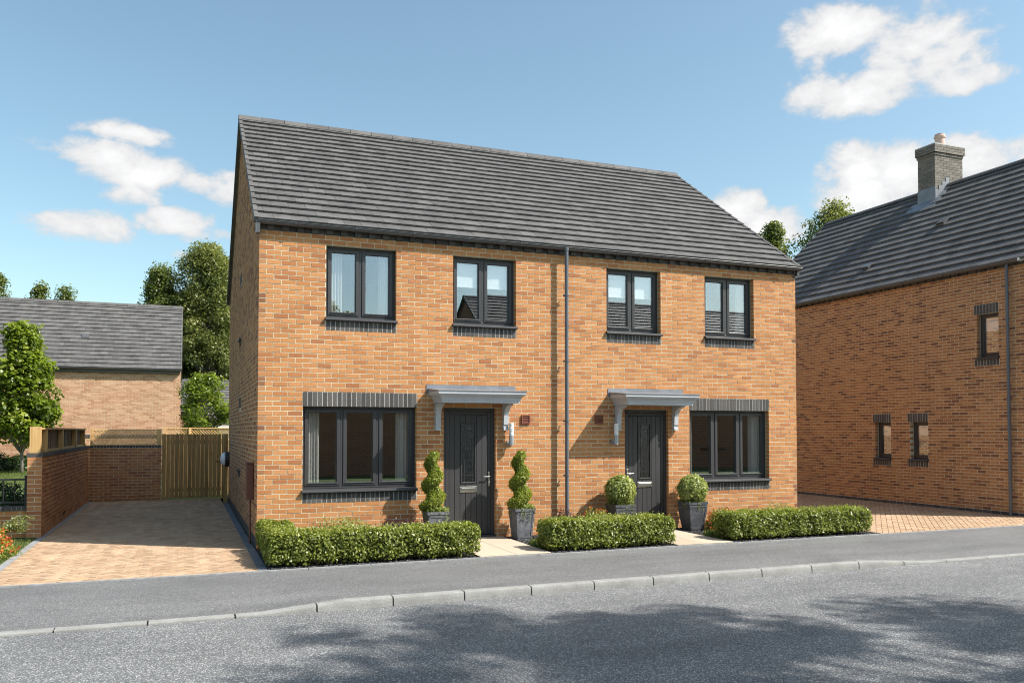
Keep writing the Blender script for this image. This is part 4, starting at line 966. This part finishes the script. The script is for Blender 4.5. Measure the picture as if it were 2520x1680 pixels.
lattice('trellis', 'criss-cross timber trellis on the wall left of the gate', -3.22, -1.70, 10.43, BWH+.038, BWH+.45, .083, True, 'wood_light', ((-3.26, .05), (-1.70, .11)))
lattice('trellis', 'sunlit slatted trellis rising behind the garden gate', -1.55, 1.6, 12.5, 1.55, 1.88, .075, False, 'wood_light', ((-.92, .07), (-1.58, .06)))
bf = empty('board_fence', (0, 12.5, 0), 'timber board fence under the sunlit trellis behind the gate', 'fence')
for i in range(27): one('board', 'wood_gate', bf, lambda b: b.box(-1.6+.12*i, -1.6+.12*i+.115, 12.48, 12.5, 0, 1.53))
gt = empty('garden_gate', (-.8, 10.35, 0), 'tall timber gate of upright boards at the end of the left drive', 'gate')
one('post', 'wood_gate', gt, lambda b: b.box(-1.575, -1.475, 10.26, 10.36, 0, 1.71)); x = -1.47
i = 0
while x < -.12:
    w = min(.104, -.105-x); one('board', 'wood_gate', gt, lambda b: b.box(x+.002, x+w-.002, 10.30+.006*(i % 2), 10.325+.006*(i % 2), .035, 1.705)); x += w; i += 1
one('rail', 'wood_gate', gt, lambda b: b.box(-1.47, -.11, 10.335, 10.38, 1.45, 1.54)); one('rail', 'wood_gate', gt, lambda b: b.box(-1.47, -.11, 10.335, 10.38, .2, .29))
one('latch', 'black_metal', gt, lambda b: (b.lathe((-.215, 10.27, .98), [(.03, 0), (.03, .012)], 12), b.tube([(-.215, 10.30, .985), (-.215, 10.25, .985)], .014, 10)))
sf = empty('side_fence', (-.07, 9.6, 0), 'narrow timber side panel joining the gate to the corner of the house', 'fence')
one('post', 'wood_gate', sf, lambda b: b.box(-.115, -.015, 8.80, 8.90, 0, 1.715)); one('post', 'wood_gate', sf, lambda b: b.box(-.10, -.03, 10.30, 10.38, 0, 1.71))
for i in range(13): y = 8.902+.107*i; one('board', 'wood_gate', sf, lambda b: b.box(-.075, -.055, y, y+.105, .02, 1.70))

# ------------------------------------------------------------------ plants
def lumps(P, k, seed):
    r2 = np.random.default_rng(seed); ph = r2.random((6, 3))*6.28; fr_ = r2.normal(size=(6, 3))*k
    return sum(np.sin(P@fr_[i]+ph[i, 0]) for i in range(6))/6
def hedge(label, boxes, h, n, seed, group='clipped front hedges'):
    x0 = min(b[0] for b in boxes); y0 = min(b[2] for b in boxes); x1 = max(b[1] for b in boxes); y1 = max(b[3] for b in boxes)
    e = empty('hedge', ((x0+x1)/2, (y0+y1)/2, 0), label, 'hedge', group)
    P = []; vol = [(b[1]-b[0])*(b[3]-b[2]) for b in boxes]; r2 = np.random.default_rng(seed)
    for b, v in zip(boxes, vol):
        m = int(n*1.9*v/sum(vol)); q = r2.random((m, 3))*np.array([b[1]-b[0]+.08, b[3]-b[2]+.08, h+.02])+np.array([b[0]-.04, b[2]-.04, .04]); P.append(q)
    P = np.concatenate(P); L = lumps(P, 9, seed)*.055+lumps(P, 24, seed+1)*.032
    def sdf(P):
        d = np.full(len(P), 9.)
        for b in boxes:
            c = np.array([(b[0]+b[1])/2, (b[2]+b[3])/2, (h-.02)/2+.03]); hs = np.array([(b[1]-b[0])/2, (b[3]-b[2])/2, (h-.04)/2])-.07
            q = np.abs(P-c)-hs; dd = np.linalg.norm(np.maximum(q, 0), axis=1)+np.minimum(q.max(1), 0)-.07; d = np.minimum(d, dd)
        return d
    d = sdf(P)-L*.9; keep = (d < .015) & (r2.random(len(P)) < np.exp(np.minimum(d, 0)/.10)*.95+.05) & ((P[:, 2] > .09) | (r2.random(len(P)) < .3)); P = P[keep][:n]
    eps = .01; G = np.stack([sdf(P+np.eye(3)[i]*eps)-sdf(P-np.eye(3)[i]*eps) for i in range(3)], 1)
    Nm = G/(np.linalg.norm(G, axis=1)[:, None]+1e-6)*.8+r2.normal(size=P.shape)*.55+np.array([0, 0, .3])
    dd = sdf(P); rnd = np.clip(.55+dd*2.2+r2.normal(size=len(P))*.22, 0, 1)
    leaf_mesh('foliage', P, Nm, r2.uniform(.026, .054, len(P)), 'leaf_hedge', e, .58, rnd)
    st = MB()
    for b in boxes:
        for _ in range(int((b[1]-b[0])*(b[3]-b[2])*45)+6):
            x, y = random.uniform(b[0]+.08, b[1]-.08), random.uniform(b[2]+.08, b[3]-.08)
            for _ in range(3): st.tube([(x, y, 0), (x+random.uniform(-.05, .05), y+random.uniform(-.05, .05), h*.4), (x+random.uniform(-.12, .12), y+random.uniform(-.12, .12), h*.85)], [.007, .005, .002], 4)
    st.build('stems', 'bark_dark', e)
    # young shoots sticking out of the clipped top
    m = int(n*.02); T = np.stack([r2.uniform(x0+.05, x1-.05, m), r2.uniform(boxes[0][2]+.02, boxes[0][3]-.02, m), np.full(m, h)+r2.uniform(0, .06, m)], 1)
    leaf_mesh('shoots', T, r2.normal(size=T.shape), .034, 'leaf_hedge', e, .5, r2.uniform(.6, 1, m))
    return e
hedge('long clipped hedge beside the left drive, bending back to the house corner', [(.0, 2.86, -2.02, -1.52), (.0, .44, -1.6, -.12)], .44, 42000, 11)
hedge('clipped hedge between the two cream front door paths', [(3.98, 6.13, -2.0, -1.48)], .445, 30000, 12)
hedge('clipped hedge right of both front doors beside the right drive', [(7.22, 10.10, -1.99, -1.47)], .43, 38000, 13)

def planter(x, y, w0, w1, h, label, mat, vase=False):
    e = empty('planter', (x, y, 0), label, 'planter', 'slate planters by the front doors')
    b = MB(); prof = ([(w0, 0), (w0*1.03, .02), ((w0*.35+w1*.65), h*.5), (w1, h*.86), (w1*.97, h-.05), (w1*1.04, h-.045), (w1*1.05, h)] if vase else [(w0, 0), (w1, h-.045), (w1+.012, h-.043), (w1+.014, h)])
    rings = []
    for w, z in prof: rings.append([(x-w, y-w, z), (x+w, y-w, z), (x+w, y+w, z), (x-w, y+w, z)])
    w = prof[-1][0]-.022; rings.append([(x-w, y-w, h), (x+w, y-w, h), (x+w, y+w, h), (x-w, y+w, h)]); rings.append([(x-w, y-w, h-.06), (x+w, y-w, h-.06), (x+w, y+w, h-.06), (x-w, y+w, h-.06)])
    for k in range(len(rings)-1):
        for j in range(4): b.poly([rings[k][j], rings[k][(j+1) % 4], rings[k+1][(j+1) % 4], rings[k+1][j]])
    b.poly(rings[0]); b.build('pot', mat, e, bevel=.008)
    one('compost', 'soil', e, lambda q: q.poly(rings[-1]))
    # raised border round each face
    fm = MB()
    for (ux, uy) in ((1, 0), (0, 1), (-1, 0), (0, -1)):
        def pt(s, z):
            for (wa, za), (wb, zb) in zip(prof[:-1], prof[1:]):
                if za <= z <= zb+1e-6 and zb > za: ww = wa+(wb-wa)*(z-za)/(zb-za); break
            else: ww = prof[-1][0]
            q = ww+.006; tx, ty = -uy, ux; return Vector((x+ux*q+tx*s*ww, y+uy*q+ty*s*ww, z))
        zt, zb_ = h-.06, .05
        seg = [zb_+(zt-zb_)*k/5 for k in range(6)]
        for sgn in (-1, 1):
            for a, c in zip(seg[:-1], seg[1:]):
                inn = Vector((ux, uy, 0))*-.012; q = [pt(sgn*.98, a), pt(sgn*.80, a), pt(sgn*.80, c), pt(sgn*.98, c)]; fm.hexa([v+inn for v in q]+q)
        for (a, c) in ((zt-.03, zt), (zb_-.02, zb_+.012)):
            inn = Vector((ux, uy, 0))*-.012; q = [pt(-.98, a), pt(.98, a), pt(.98, c), pt(-.98, c)]; fm.hexa([v+inn for v in q]+q)
    fm.build('panel_border', mat, e)
    return e
def trailing(b_parent, x, y, w, z, n, seed, Lmax):
    r2 = np.random.default_rng(seed); P = []
    for _ in range(n):
        side = r2.integers(0, 4); t = r2.uniform(-w, w); px, py = ((t, -w), (w, t), (t, w), (-w, t))[side]; nx, ny = ((0, -1), (1, 0), (0, 1), (-1, 0))[side]
        L = r2.uniform(.25, 1)*Lmax
        for k in range(int(L/.012)):
            o_ = .015+r2.uniform(0, .012); P.append((x+px+nx*o_+r2.normal()*.006, y+py+ny*o_+r2.normal()*.006, z+.02-k*.012))
    P = np.array(P); leaf_mesh('trailing_stems', P, r2.normal(size=P.shape), .022, 'leaf_ball', b_parent, .7)
def skirt(parent, x, y, w, z, n, seed, mat='leaf_ball'):
    r2 = np.random.default_rng(seed); P = np.stack([x+r2.uniform(-w-.03, w+.03, n), y+r2.uniform(-w-.03, w+.03, n), z+r2.uniform(-.02, .07, n)], 1)
    leaf_mesh('underplanting', P, r2.normal(size=(n, 3))+np.array([0, 0, .5]), .032, mat, parent, .6)
def spiral(x, y, z0, z1, label, seed):
    e = empty('spiral_topiary', (x, y, z0), label, 'topiary', 'spiral topiary beside the left front door')
    one('stem', 'bark', e, lambda b: b.tube([(x, y, z0-.04), (x+.01, y, (z0+z1)/2), (x, y, z1-.08)], [.02, .016, .008], 8))
    r2 = np.random.default_rng(seed); P = []; D = []; n = 21000; turns = 2.6
    t = r2.random(n)**.9; th = r2.random(n)*2*math.pi; z = z0+.03+t*(z1-z0-.03); ph = t*turns*2*math.pi+2.0
    off = np.stack([np.cos(th), np.sin(th), r2.normal(size=n)*.35], 1); tube = .112*(1-t)**.38+.038
    gro = 1+.15*np.cos(th-ph)+.24*lumps(np.stack([np.cos(th), np.sin(th), z*7], 1), 3, seed+5)
    rad = tube*gro*(.35+.68*r2.random(n)**.45+.14*(r2.random(n) < .10))
    ctr = .030*(1-.5*t)
    P = np.stack([x+ctr*np.cos(ph)+off[:, 0]*rad, y+ctr*np.sin(ph)+off[:, 1]*rad, z+r2.normal(size=n)*.012], 1); P[:, 2] = np.maximum(P[:, 2], z0)
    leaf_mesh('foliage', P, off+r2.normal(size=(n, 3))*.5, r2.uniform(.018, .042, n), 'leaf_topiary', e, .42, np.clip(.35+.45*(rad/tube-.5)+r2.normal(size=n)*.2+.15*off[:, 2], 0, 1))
    return e
def ball(x, y, z, r_, label, seed):
    e = empty('ball_topiary', (x, y, z-r_), label, 'topiary', 'ball topiary beside the right front door')
    r2 = np.random.default_rng(seed); n = 12000; d = r2.normal(size=(n, 3)); d /= np.linalg.norm(d, axis=1)[:, None]
    L = 1+.07*lumps(d, 5, seed)+.07*lumps(d, 14, seed); q = (r2.random(n)**.30)*(1+.08*(r2.random(n) < .08))
    P = np.array([x, y, z])+d*(r_*L*q*1.0)[:, None]; ok = P[:, 2] > z-r_*.85; P, d, q = P[ok], d[ok], q[ok]
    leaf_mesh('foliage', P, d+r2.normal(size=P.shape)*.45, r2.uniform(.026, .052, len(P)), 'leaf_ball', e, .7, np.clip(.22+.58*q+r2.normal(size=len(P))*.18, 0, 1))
    one('stem', 'bark', e, lambda b: b.tube([(x, y, z-r_-.14), (x, y, z)], .018, 8))
    trailing(e, x, y, .17, z-r_+.06, 46, seed+1, .22); skirt(e, x, y, .15, z-r_+.02, 900, seed+2)
    return e
PY = -.36
planter(2.705, PY, .125, .165, .515, 'square slate planter left of the left front door, base behind the hedge', 'pot_slate'); planter(4.19, PY, .125, .165, .515, 'square slate planter right of the left front door beside the path', 'pot_slate')
a = spiral(2.66, PY, .50, 1.44, 'green spiral topiary left of the left front door', 1); trailing(a, 2.705, PY, .16, .51, 16, 31, .28); skirt(a, 2.705, PY, .15, .51, 900, 41)
a = spiral(4.16, PY, .50, 1.44, 'green spiral topiary between the left front door and the downpipe', 1); trailing(a, 4.19, PY, .16, .51, 16, 32, .28); skirt(a, 4.19, PY, .15, .51, 900, 42)
planter(6.05, PY, .13, .19, .52, 'tall dark vase planter left of the right front door', 'pot_dark', True); planter(7.53, PY, .13, .19, .52, 'tall dark vase planter right of the right front door below the window', 'pot_dark', True)
ball(6.045, PY, .755, .265, 'round topiary ball left of the right front door', 21); ball(7.525, PY, .735, .265, 'round topiary ball right of the right front door', 22)

def shrub(name, label, c, rad, h, n, mat, seed, flowers=0, cat='shrub', leafl=.04, fl_mat='petal', group=None):
    e = empty(name, (c[0], c[1], c[2]), label, cat, group); r2 = np.random.default_rng(seed)
    d = r2.normal(size=(n, 3)); d /= np.linalg.norm(d, axis=1)[:, None]; d[:, 2] = np.abs(d[:, 2])
    Lm = 1+.22*lumps(d, 4, seed)+.12*lumps(d, 10, seed); q = r2.random(n)**.35
    P = np.array(c)+d*(Lm*q)[:, None]*np.array([rad[0], rad[1], h])
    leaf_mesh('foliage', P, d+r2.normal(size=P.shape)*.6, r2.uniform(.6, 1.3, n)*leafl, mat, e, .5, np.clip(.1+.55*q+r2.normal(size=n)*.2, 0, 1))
    st = MB()
    for _ in range(26):
        v = r2.normal(size=3); v /= np.linalg.norm(v); v[2] = abs(v[2])+.2; p1 = np.array(c)+v*np.array([rad[0], rad[1], h])*.75; st.tube([c, tuple((np.array(c)+p1)/2+r2.normal(size=3)*.03), tuple(p1)], [.012, .008, .003], 4)
    st.build('stems', 'bark_dark', e)
    if flowers:
        k = int(flowers); d = r2.normal(size=(k, 3)); d /= np.linalg.norm(d, axis=1)[:, None]; d[:, 2] = np.abs(d[:, 2]); Lm = 1+.22*lumps(d, 4, seed)+.12*lumps(d, 10, seed)
        ce = np.array(c)+d*(Lm*1.02)[:, None]*np.array([rad[0], rad[1], h]); ce = np.repeat(ce, 7, axis=0)+r2.normal(size=(k*7, 3))*leafl*.35
        leaf_mesh('flowers', ce, r2.normal(size=ce.shape)+np.repeat(d, 7, axis=0), leafl*.75, fl_mat, e, .6)
    return e
shrub('flower_shrub', 'orange flowering shrub at the left edge in front of the low wall', (-3.78, .55, 0), (.52, .75, 0), .50, 9000, 'leaf_hedge', 51, 230, leafl=.042)
def arch_shrub(label, c, seed, n=14, L=.62):
    e = empty('arching_shrub', c, label, 'shrub'); r2 = np.random.default_rng(seed); st = MB(); P = []
    for k in range(n):
        a = r2.uniform(0, 6.28); le = L*r2.uniform(.6, 1.1); pts = []
        for t in np.linspace(0, 1, 9): pts.append(np.array(c)+np.array([math.cos(a)*le*t*.8, math.sin(a)*le*t*.8, le*(1.5*t-1.05*t*t)]))
        st.tube([tuple(p) for p in pts], [.006]*8+[.002], 4)
        for p, q in zip(pts[:-1], pts[1:]):
            for _ in range(16): P.append(p+(q-p)*r2.random()+r2.normal(size=3)*.016)
    st.build('stems', 'bark', e); P = np.array(P); leaf_mesh('foliage', P, r2.normal(size=P.shape)+np.array([0, 0, .6]), .034, 'leaf_ball', e, .5)
arch_shrub('arching pale stemmed shrub behind the orange flowers at the left edge', (-3.72, 1.35, .05), 61, 22, .78)
shrub('flower_shrub', 'orange flowering shrub beside the rightmost planter', (8.02, -.62, 0), (.36, .35, 0), .40, 4200, 'leaf_hedge', 52, 110, leafl=.038)
shrub('flower_shrub', 'small orange flowering shrub below the wall by the downpipe', (5.35, -.75, 0), (.5, .3, 0), .50, 4200, 'leaf_hedge', 53, 60, leafl=.038)
shrub('purple_shrub', 'low purple leaved shrub behind the hedge by the left window', (2.05, -.9, 0), (.45, .3, 0), .52, 3200, 'leaf_purple', 54, leafl=.035)
shrub('purple_shrub', 'low purple leaved shrub behind the middle hedge', (4.75, -.8, 0), (.35, .28, 0), .50, 2600, 'leaf_purple', 55, leafl=.035)
shrub('leafy_shrub', 'loose green shrub behind the hedge below the left window', (1.15, -1.0, 0), (.6, .35, 0), .56, 4200, 'leaf_ball', 56, leafl=.036)
shrub('leafy_shrub', 'loose green shrub behind the right hand hedge', (8.9, -1.05, 0), (.55, .3, 0), .50, 3400, 'leaf_ball', 57, leafl=.036)
def grass(label, x0, x1, y0, y1, n, h, seed, zf=lambda x, y: 0):
    r2 = np.random.default_rng(seed); x = r2.uniform(x0, x1, n); y = r2.uniform(y0, y1, n); hh = h*r2.uniform(.5, 1.2, n)
    P = np.stack([x, y, np.array([zf(a, b) for a, b in zip(x, y)])+hh*.45], 1); Nm = r2.normal(size=(n, 3))*np.array([1, 1, .25])
    o = leaf_mesh('grass', P, Nm, hh, 'leaf_grass', None, .14, fold=.05, up_bias=(0, 0, 2.2)); tag(o, label, 'grass', kind='stuff')
grass('grass tuft at the edge of the left door path', 3.99, 4.3, -1.72, -1.15, 900, .12, 71); grass('grass tuft at the edge of the right door path', 7.19, 7.5, -1.7, -1.15, 900, .12, 72)
# lawn on the left, rising gently to the back
def lawn_z(x, y): return .0 if y < 3.2 else min(.34, (y-3.2)*.024)
lm = MB(); ys = [-2.05, .6, 2.9, 3.2, 6, 9, 12, 15, 17.4, 20, 24]
for a, c in zip(ys[:-1], ys[1:]): lm.poly([(-60, a, lawn_z(0, a)-.012), (-3.295 if c <= 3 else -3.50, a, lawn_z(0, a)-.012), (-3.295 if c <= 3 else -3.50, c, lawn_z(0, c)-.012), (-60, c, lawn_z(0, c)-.012)])
tag(lm.build('lawn', 'grass_ground', None), 'lawn behind and in front of the low wall on the left', 'lawn', kind='structure')
lm = MB(); lm.poly([(-3.30, 10.47, -.02), (14, 10.47, -.02), (14, 60, .3), (-3.30, 60, .3)]); tag(lm.build('back_garden', 'grass_ground', None), 'grass behind the garden wall and gate', 'lawn', kind='structure')
grass('mown grass at the left edge before the low wall', -5.2, -3.31, -2.0, 2.6, 9000, .055, 73)
grass('sunlit lawn blades under the young tree', -9, -4.4, 13.5, 21.5, 16000, .07, 74, lawn_z)
shrub('ground_cover', 'dark green ground cover behind the black railing', (-5.2, 5.1, .0), (1.75, 1.9, 0), .86, 16000, 'leaf_dark', 58, cat='bush', leafl=.075)
for k, (x, y, w, h) in enumerate(((-7.9, 21.2, 1.4, .85), (-6.3, 21.3, .9, .55))):
    shrub('round_bush', ['larger dark green bush left of the young tree trunk', 'smaller dark green bush right of the young tree trunk'][k], (x, y, .3), (w, .6, 0), h, 9000, 'leaf_dark', 59+k, cat='bush', leafl=.10)

def tree(name, label, base, H, z_lo, prof, ncl, per, rc, leafl, mat, seed, trunk=.14, bark='bark', group=None, cat='tree', aspect=.6, droop=0, forks=0, leaf_normal_up=.5):
    """prof(t): crown radius at relative height t in 0..1 between z_lo and H"""
    e = empty(name, base, label, cat, group); r2 = np.random.default_rng(seed); bx, by, bz = base
    tr = MB(); n = 9; cxy = [(bx, by)]
    for k in range(1, n): cxy.append((cxy[-1][0]+r2.normal()*trunk*.35, cxy[-1][1]+r2.normal()*trunk*.35))
    zs = np.linspace(bz-.1, bz+H*.93, n); tr.tube([(c[0], c[1], z) for c, z in zip(cxy, zs)], [trunk*(1-.93*k/(n-1))+.008 for k in range(n)], 8)
    axis = lambda z: np.array([np.interp(z, zs, [c[0] for c in cxy]), np.interp(z, zs, [c[1] for c in cxy])])
    P = []; Nm = []; Rn = []; LL = []
    for k in range(ncl):
        t = r2.random()**.85; a = r2.uniform(0, 6.283); R_ = prof(t)*(1+.18*math.sin(3*a+seed)+.14*math.sin(5*a+7*t*3)); q = math.sqrt(r2.uniform(.12, 1))
        z = bz+z_lo+t*(H-z_lo); ax = axis(z); c = np.array([ax[0]+math.cos(a)*R_*q, ax[1]+math.sin(a)*R_*q, z])
        zb = max(bz+z_lo*.55, z-R_*q*.8-.3); s0 = axis(zb); mid = np.array([s0[0]*.45+c[0]*.55, s0[1]*.45+c[1]*.55, zb*.4+z*.6+.15*R_])
        br = trunk*.26*(1-.6*t)+.006
        tr.tube([(s0[0], s0[1], zb), tuple(mid), tuple(c)], [br, br*.6, br*.2], 5, cap=False)
        m = int(per*r2.uniform(.6, 1.4)); rr = rc*r2.uniform(.65, 1.25)
        d = r2.normal(size=(m, 3)); d /= np.linalg.norm(d, axis=1)[:, None]; rad = rr*r2.random(m)**.5
        p = c+d*rad[:, None]*np.array([1, 1, .8]); p[:, 2] -= droop*rr*r2.random(m)**2
        P.append(p); Nm.append(d*.55+r2.normal(size=(m, 3))*.5+np.array([0, 0, leaf_normal_up])); tone = r2.normal()*.14
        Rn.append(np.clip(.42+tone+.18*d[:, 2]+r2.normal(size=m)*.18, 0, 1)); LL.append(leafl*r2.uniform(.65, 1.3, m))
    tr.build('trunk', bark, e, smooth=True)
    leaf_mesh('crown', np.concatenate(P), np.concatenate(Nm), np.concatenate(LL), mat, e, aspect, np.concatenate(Rn))
    return e
oval = lambda r_, p=.55: (lambda t: r_*(math.sin(math.pi*min(1, max(.02, t))**p))**.8 if False else r_*max(.10, (1-((t-.38)/(.66 if t > .38 else .48))**2))**.6)
cone = lambda r_: (lambda t: r_*max(.08, (1-t)**.75)*min(1, .55+2.2*t))
bgp = 'tall trees behind the houses'
tree('birch_tree', 'tall birch with brownish top behind the gate, nearest the main house', (.05, 40.2, 0), 12.9, 1.2, oval(2.3), 250, 320, .78, .15, 'leaf_birch_dry', 81, .2, group=bgp, droop=.6)
tree('birch_tree', 'green pointed birch rising over the right end of the left house roof', (-2.75, 41.2, 0), 11.5, 2.0, cone(2.4), 180, 290, .72, .15, 'leaf_birch', 82, .18, group=bgp, droop=.6)
tree('birch_tree', 'dense dark green tree behind the small bright tree', (-.2, 43.5, 0), 9.6, .6, oval(3.2), 190, 230, .90, .21, 'leaf_birch', 83, .2, group=bgp)
for k, (x, y, h, lab) in enumerate(((-8.95, 43.6, 10.5, 'left of the two small treetops above the left house roof'), (-7.7, 43.1, 10.5, 'right of the two small treetops above the left house roof'), (-11.5, 44.6, 11.2, 'treetop at the left edge above the left house roof'))):
    tree('birch_tree', lab, (x, y, 0), h, 5.5, cone(1.25), 46, 120, .52, .15, 'leaf_birch', 84+k, .14, group=bgp)
tree('birch_tree', 'green treetop between the main roof and the chimney house roof', (31.9, 27.3, 0), 14.2, 6, cone(2.1), 95, 150, .70, .17, 'leaf_birch', 88, .2, group=bgp)
tree('birch_tree', 'brownish treetop behind the roof of the chimney house', (35.0, 26.1, 0), 15.3, 7, oval(2.1), 100, 150, .72, .17, 'leaf_birch_dry', 89, .2, group=bgp)
tree('bright_tree', 'small bright green tree behind the sunlit trellis', (-.5, 17.8, 0), 3.85, .7, oval(.80), 110, 85, .30, .095, 'leaf_maple', 90, .05, aspect=.65)
tree('maple_tree', 'young bright green maple with grey trunk on the left lawn', (-6.2, 19.4, .34), 4.95, 1.15, lambda t: 1.08*max(.12, 1-t**1.5)**.7*min(1, .85+1.2*t), 150, 100, .42, .15, 'leaf_maple', 91, .055, aspect=.8, leaf_normal_up=.7)

# ------------------------------------------------------------------ across the road: mirrored in the panes, and shading the road
oh = empty('brick_house', (19, -20, 0), 'brick house across the road, mirrored in the upper windows', 'house')
one('walls', 'brickwork', oh, lambda b: (b.box(11.6, 29, -20.2, -20, 0, 5), b.box(11.6, 11.8, -28, -20.2, 0, 5), b.box(28.8, 29, -28, -20.2, 0, 5), b.box(11.8, 28.8, -28, -27.8, 0, 5), b.poly([(11.62, -20.05, 5), (11.62, -27.95, 5), (11.62, -24, 8.1)]), b.poly([(28.98, -20.05, 5), (28.98, -27.95, 5), (28.98, -24, 8.1)])))
gable_roof(oh, 11.5, 29.1, -28.2, -19.8, 5.05, 8.25, 'x', gauge=.30, tw=.33)
OFR = frame((29, -20, 0), (-1, 0, 0), (0, 1, 0))
for (x, z) in ((2.5, .9), (6.5, .9), (11, .9), (15, .9), (2.5, 3.4), (6.5, 3.4), (11, 3.4), (15, 3.4)): window(oh, frame((29, -19.93, 0), (-1, 0, 0), (0, 1, 0)), x-.6, x+.6, z, z+1.25, 2)
tree('roadside_tree', 'tall tree across the road that shades the asphalt', (14.1, -16.2, 0), 16.0, 9.6, oval(3.7), 130, 200, .62, .16, 'leaf_maple', 95, .2, aspect=.7)
for k, (x, y, h) in enumerate(((-3.2, -34, 9.5), (.8, -36, 8.8), (6.2, -34, 9.2))):
    tree('garden_tree', ['first', 'second', 'third'][k]+' tree across the road mirrored low in the upper windows', (x, y, 0), h, 2.5, oval(2.3), 50, 110, .75, .26, 'leaf_birch', 96+k, .2)

gr = empty('garage', (5.5, -19.8, 0), 'low brick garage across the road, mirrored in the ground floor window', 'garage')
one('walls', 'brickwork', gr, lambda b: (b.box(-4.5, 10.6, -19.9, -19.7, 0, 2.9), b.box(-4.5, -4.3, -25, -19.9, 0, 2.9), b.box(10.4, 10.6, -25, -19.9, 0, 2.9), b.box(-4.3, 10.4, -25, -24.8, 0, 2.9), b.poly([(10.59, -19.75, 2.9), (10.59, -24.95, 2.9), (10.59, -22.35, 4.6)])))
gable_roof(gr, -4.6, 10.7, -25.2, -19.5, 2.95, 4.75, 'x', gauge=.30, tw=.33)
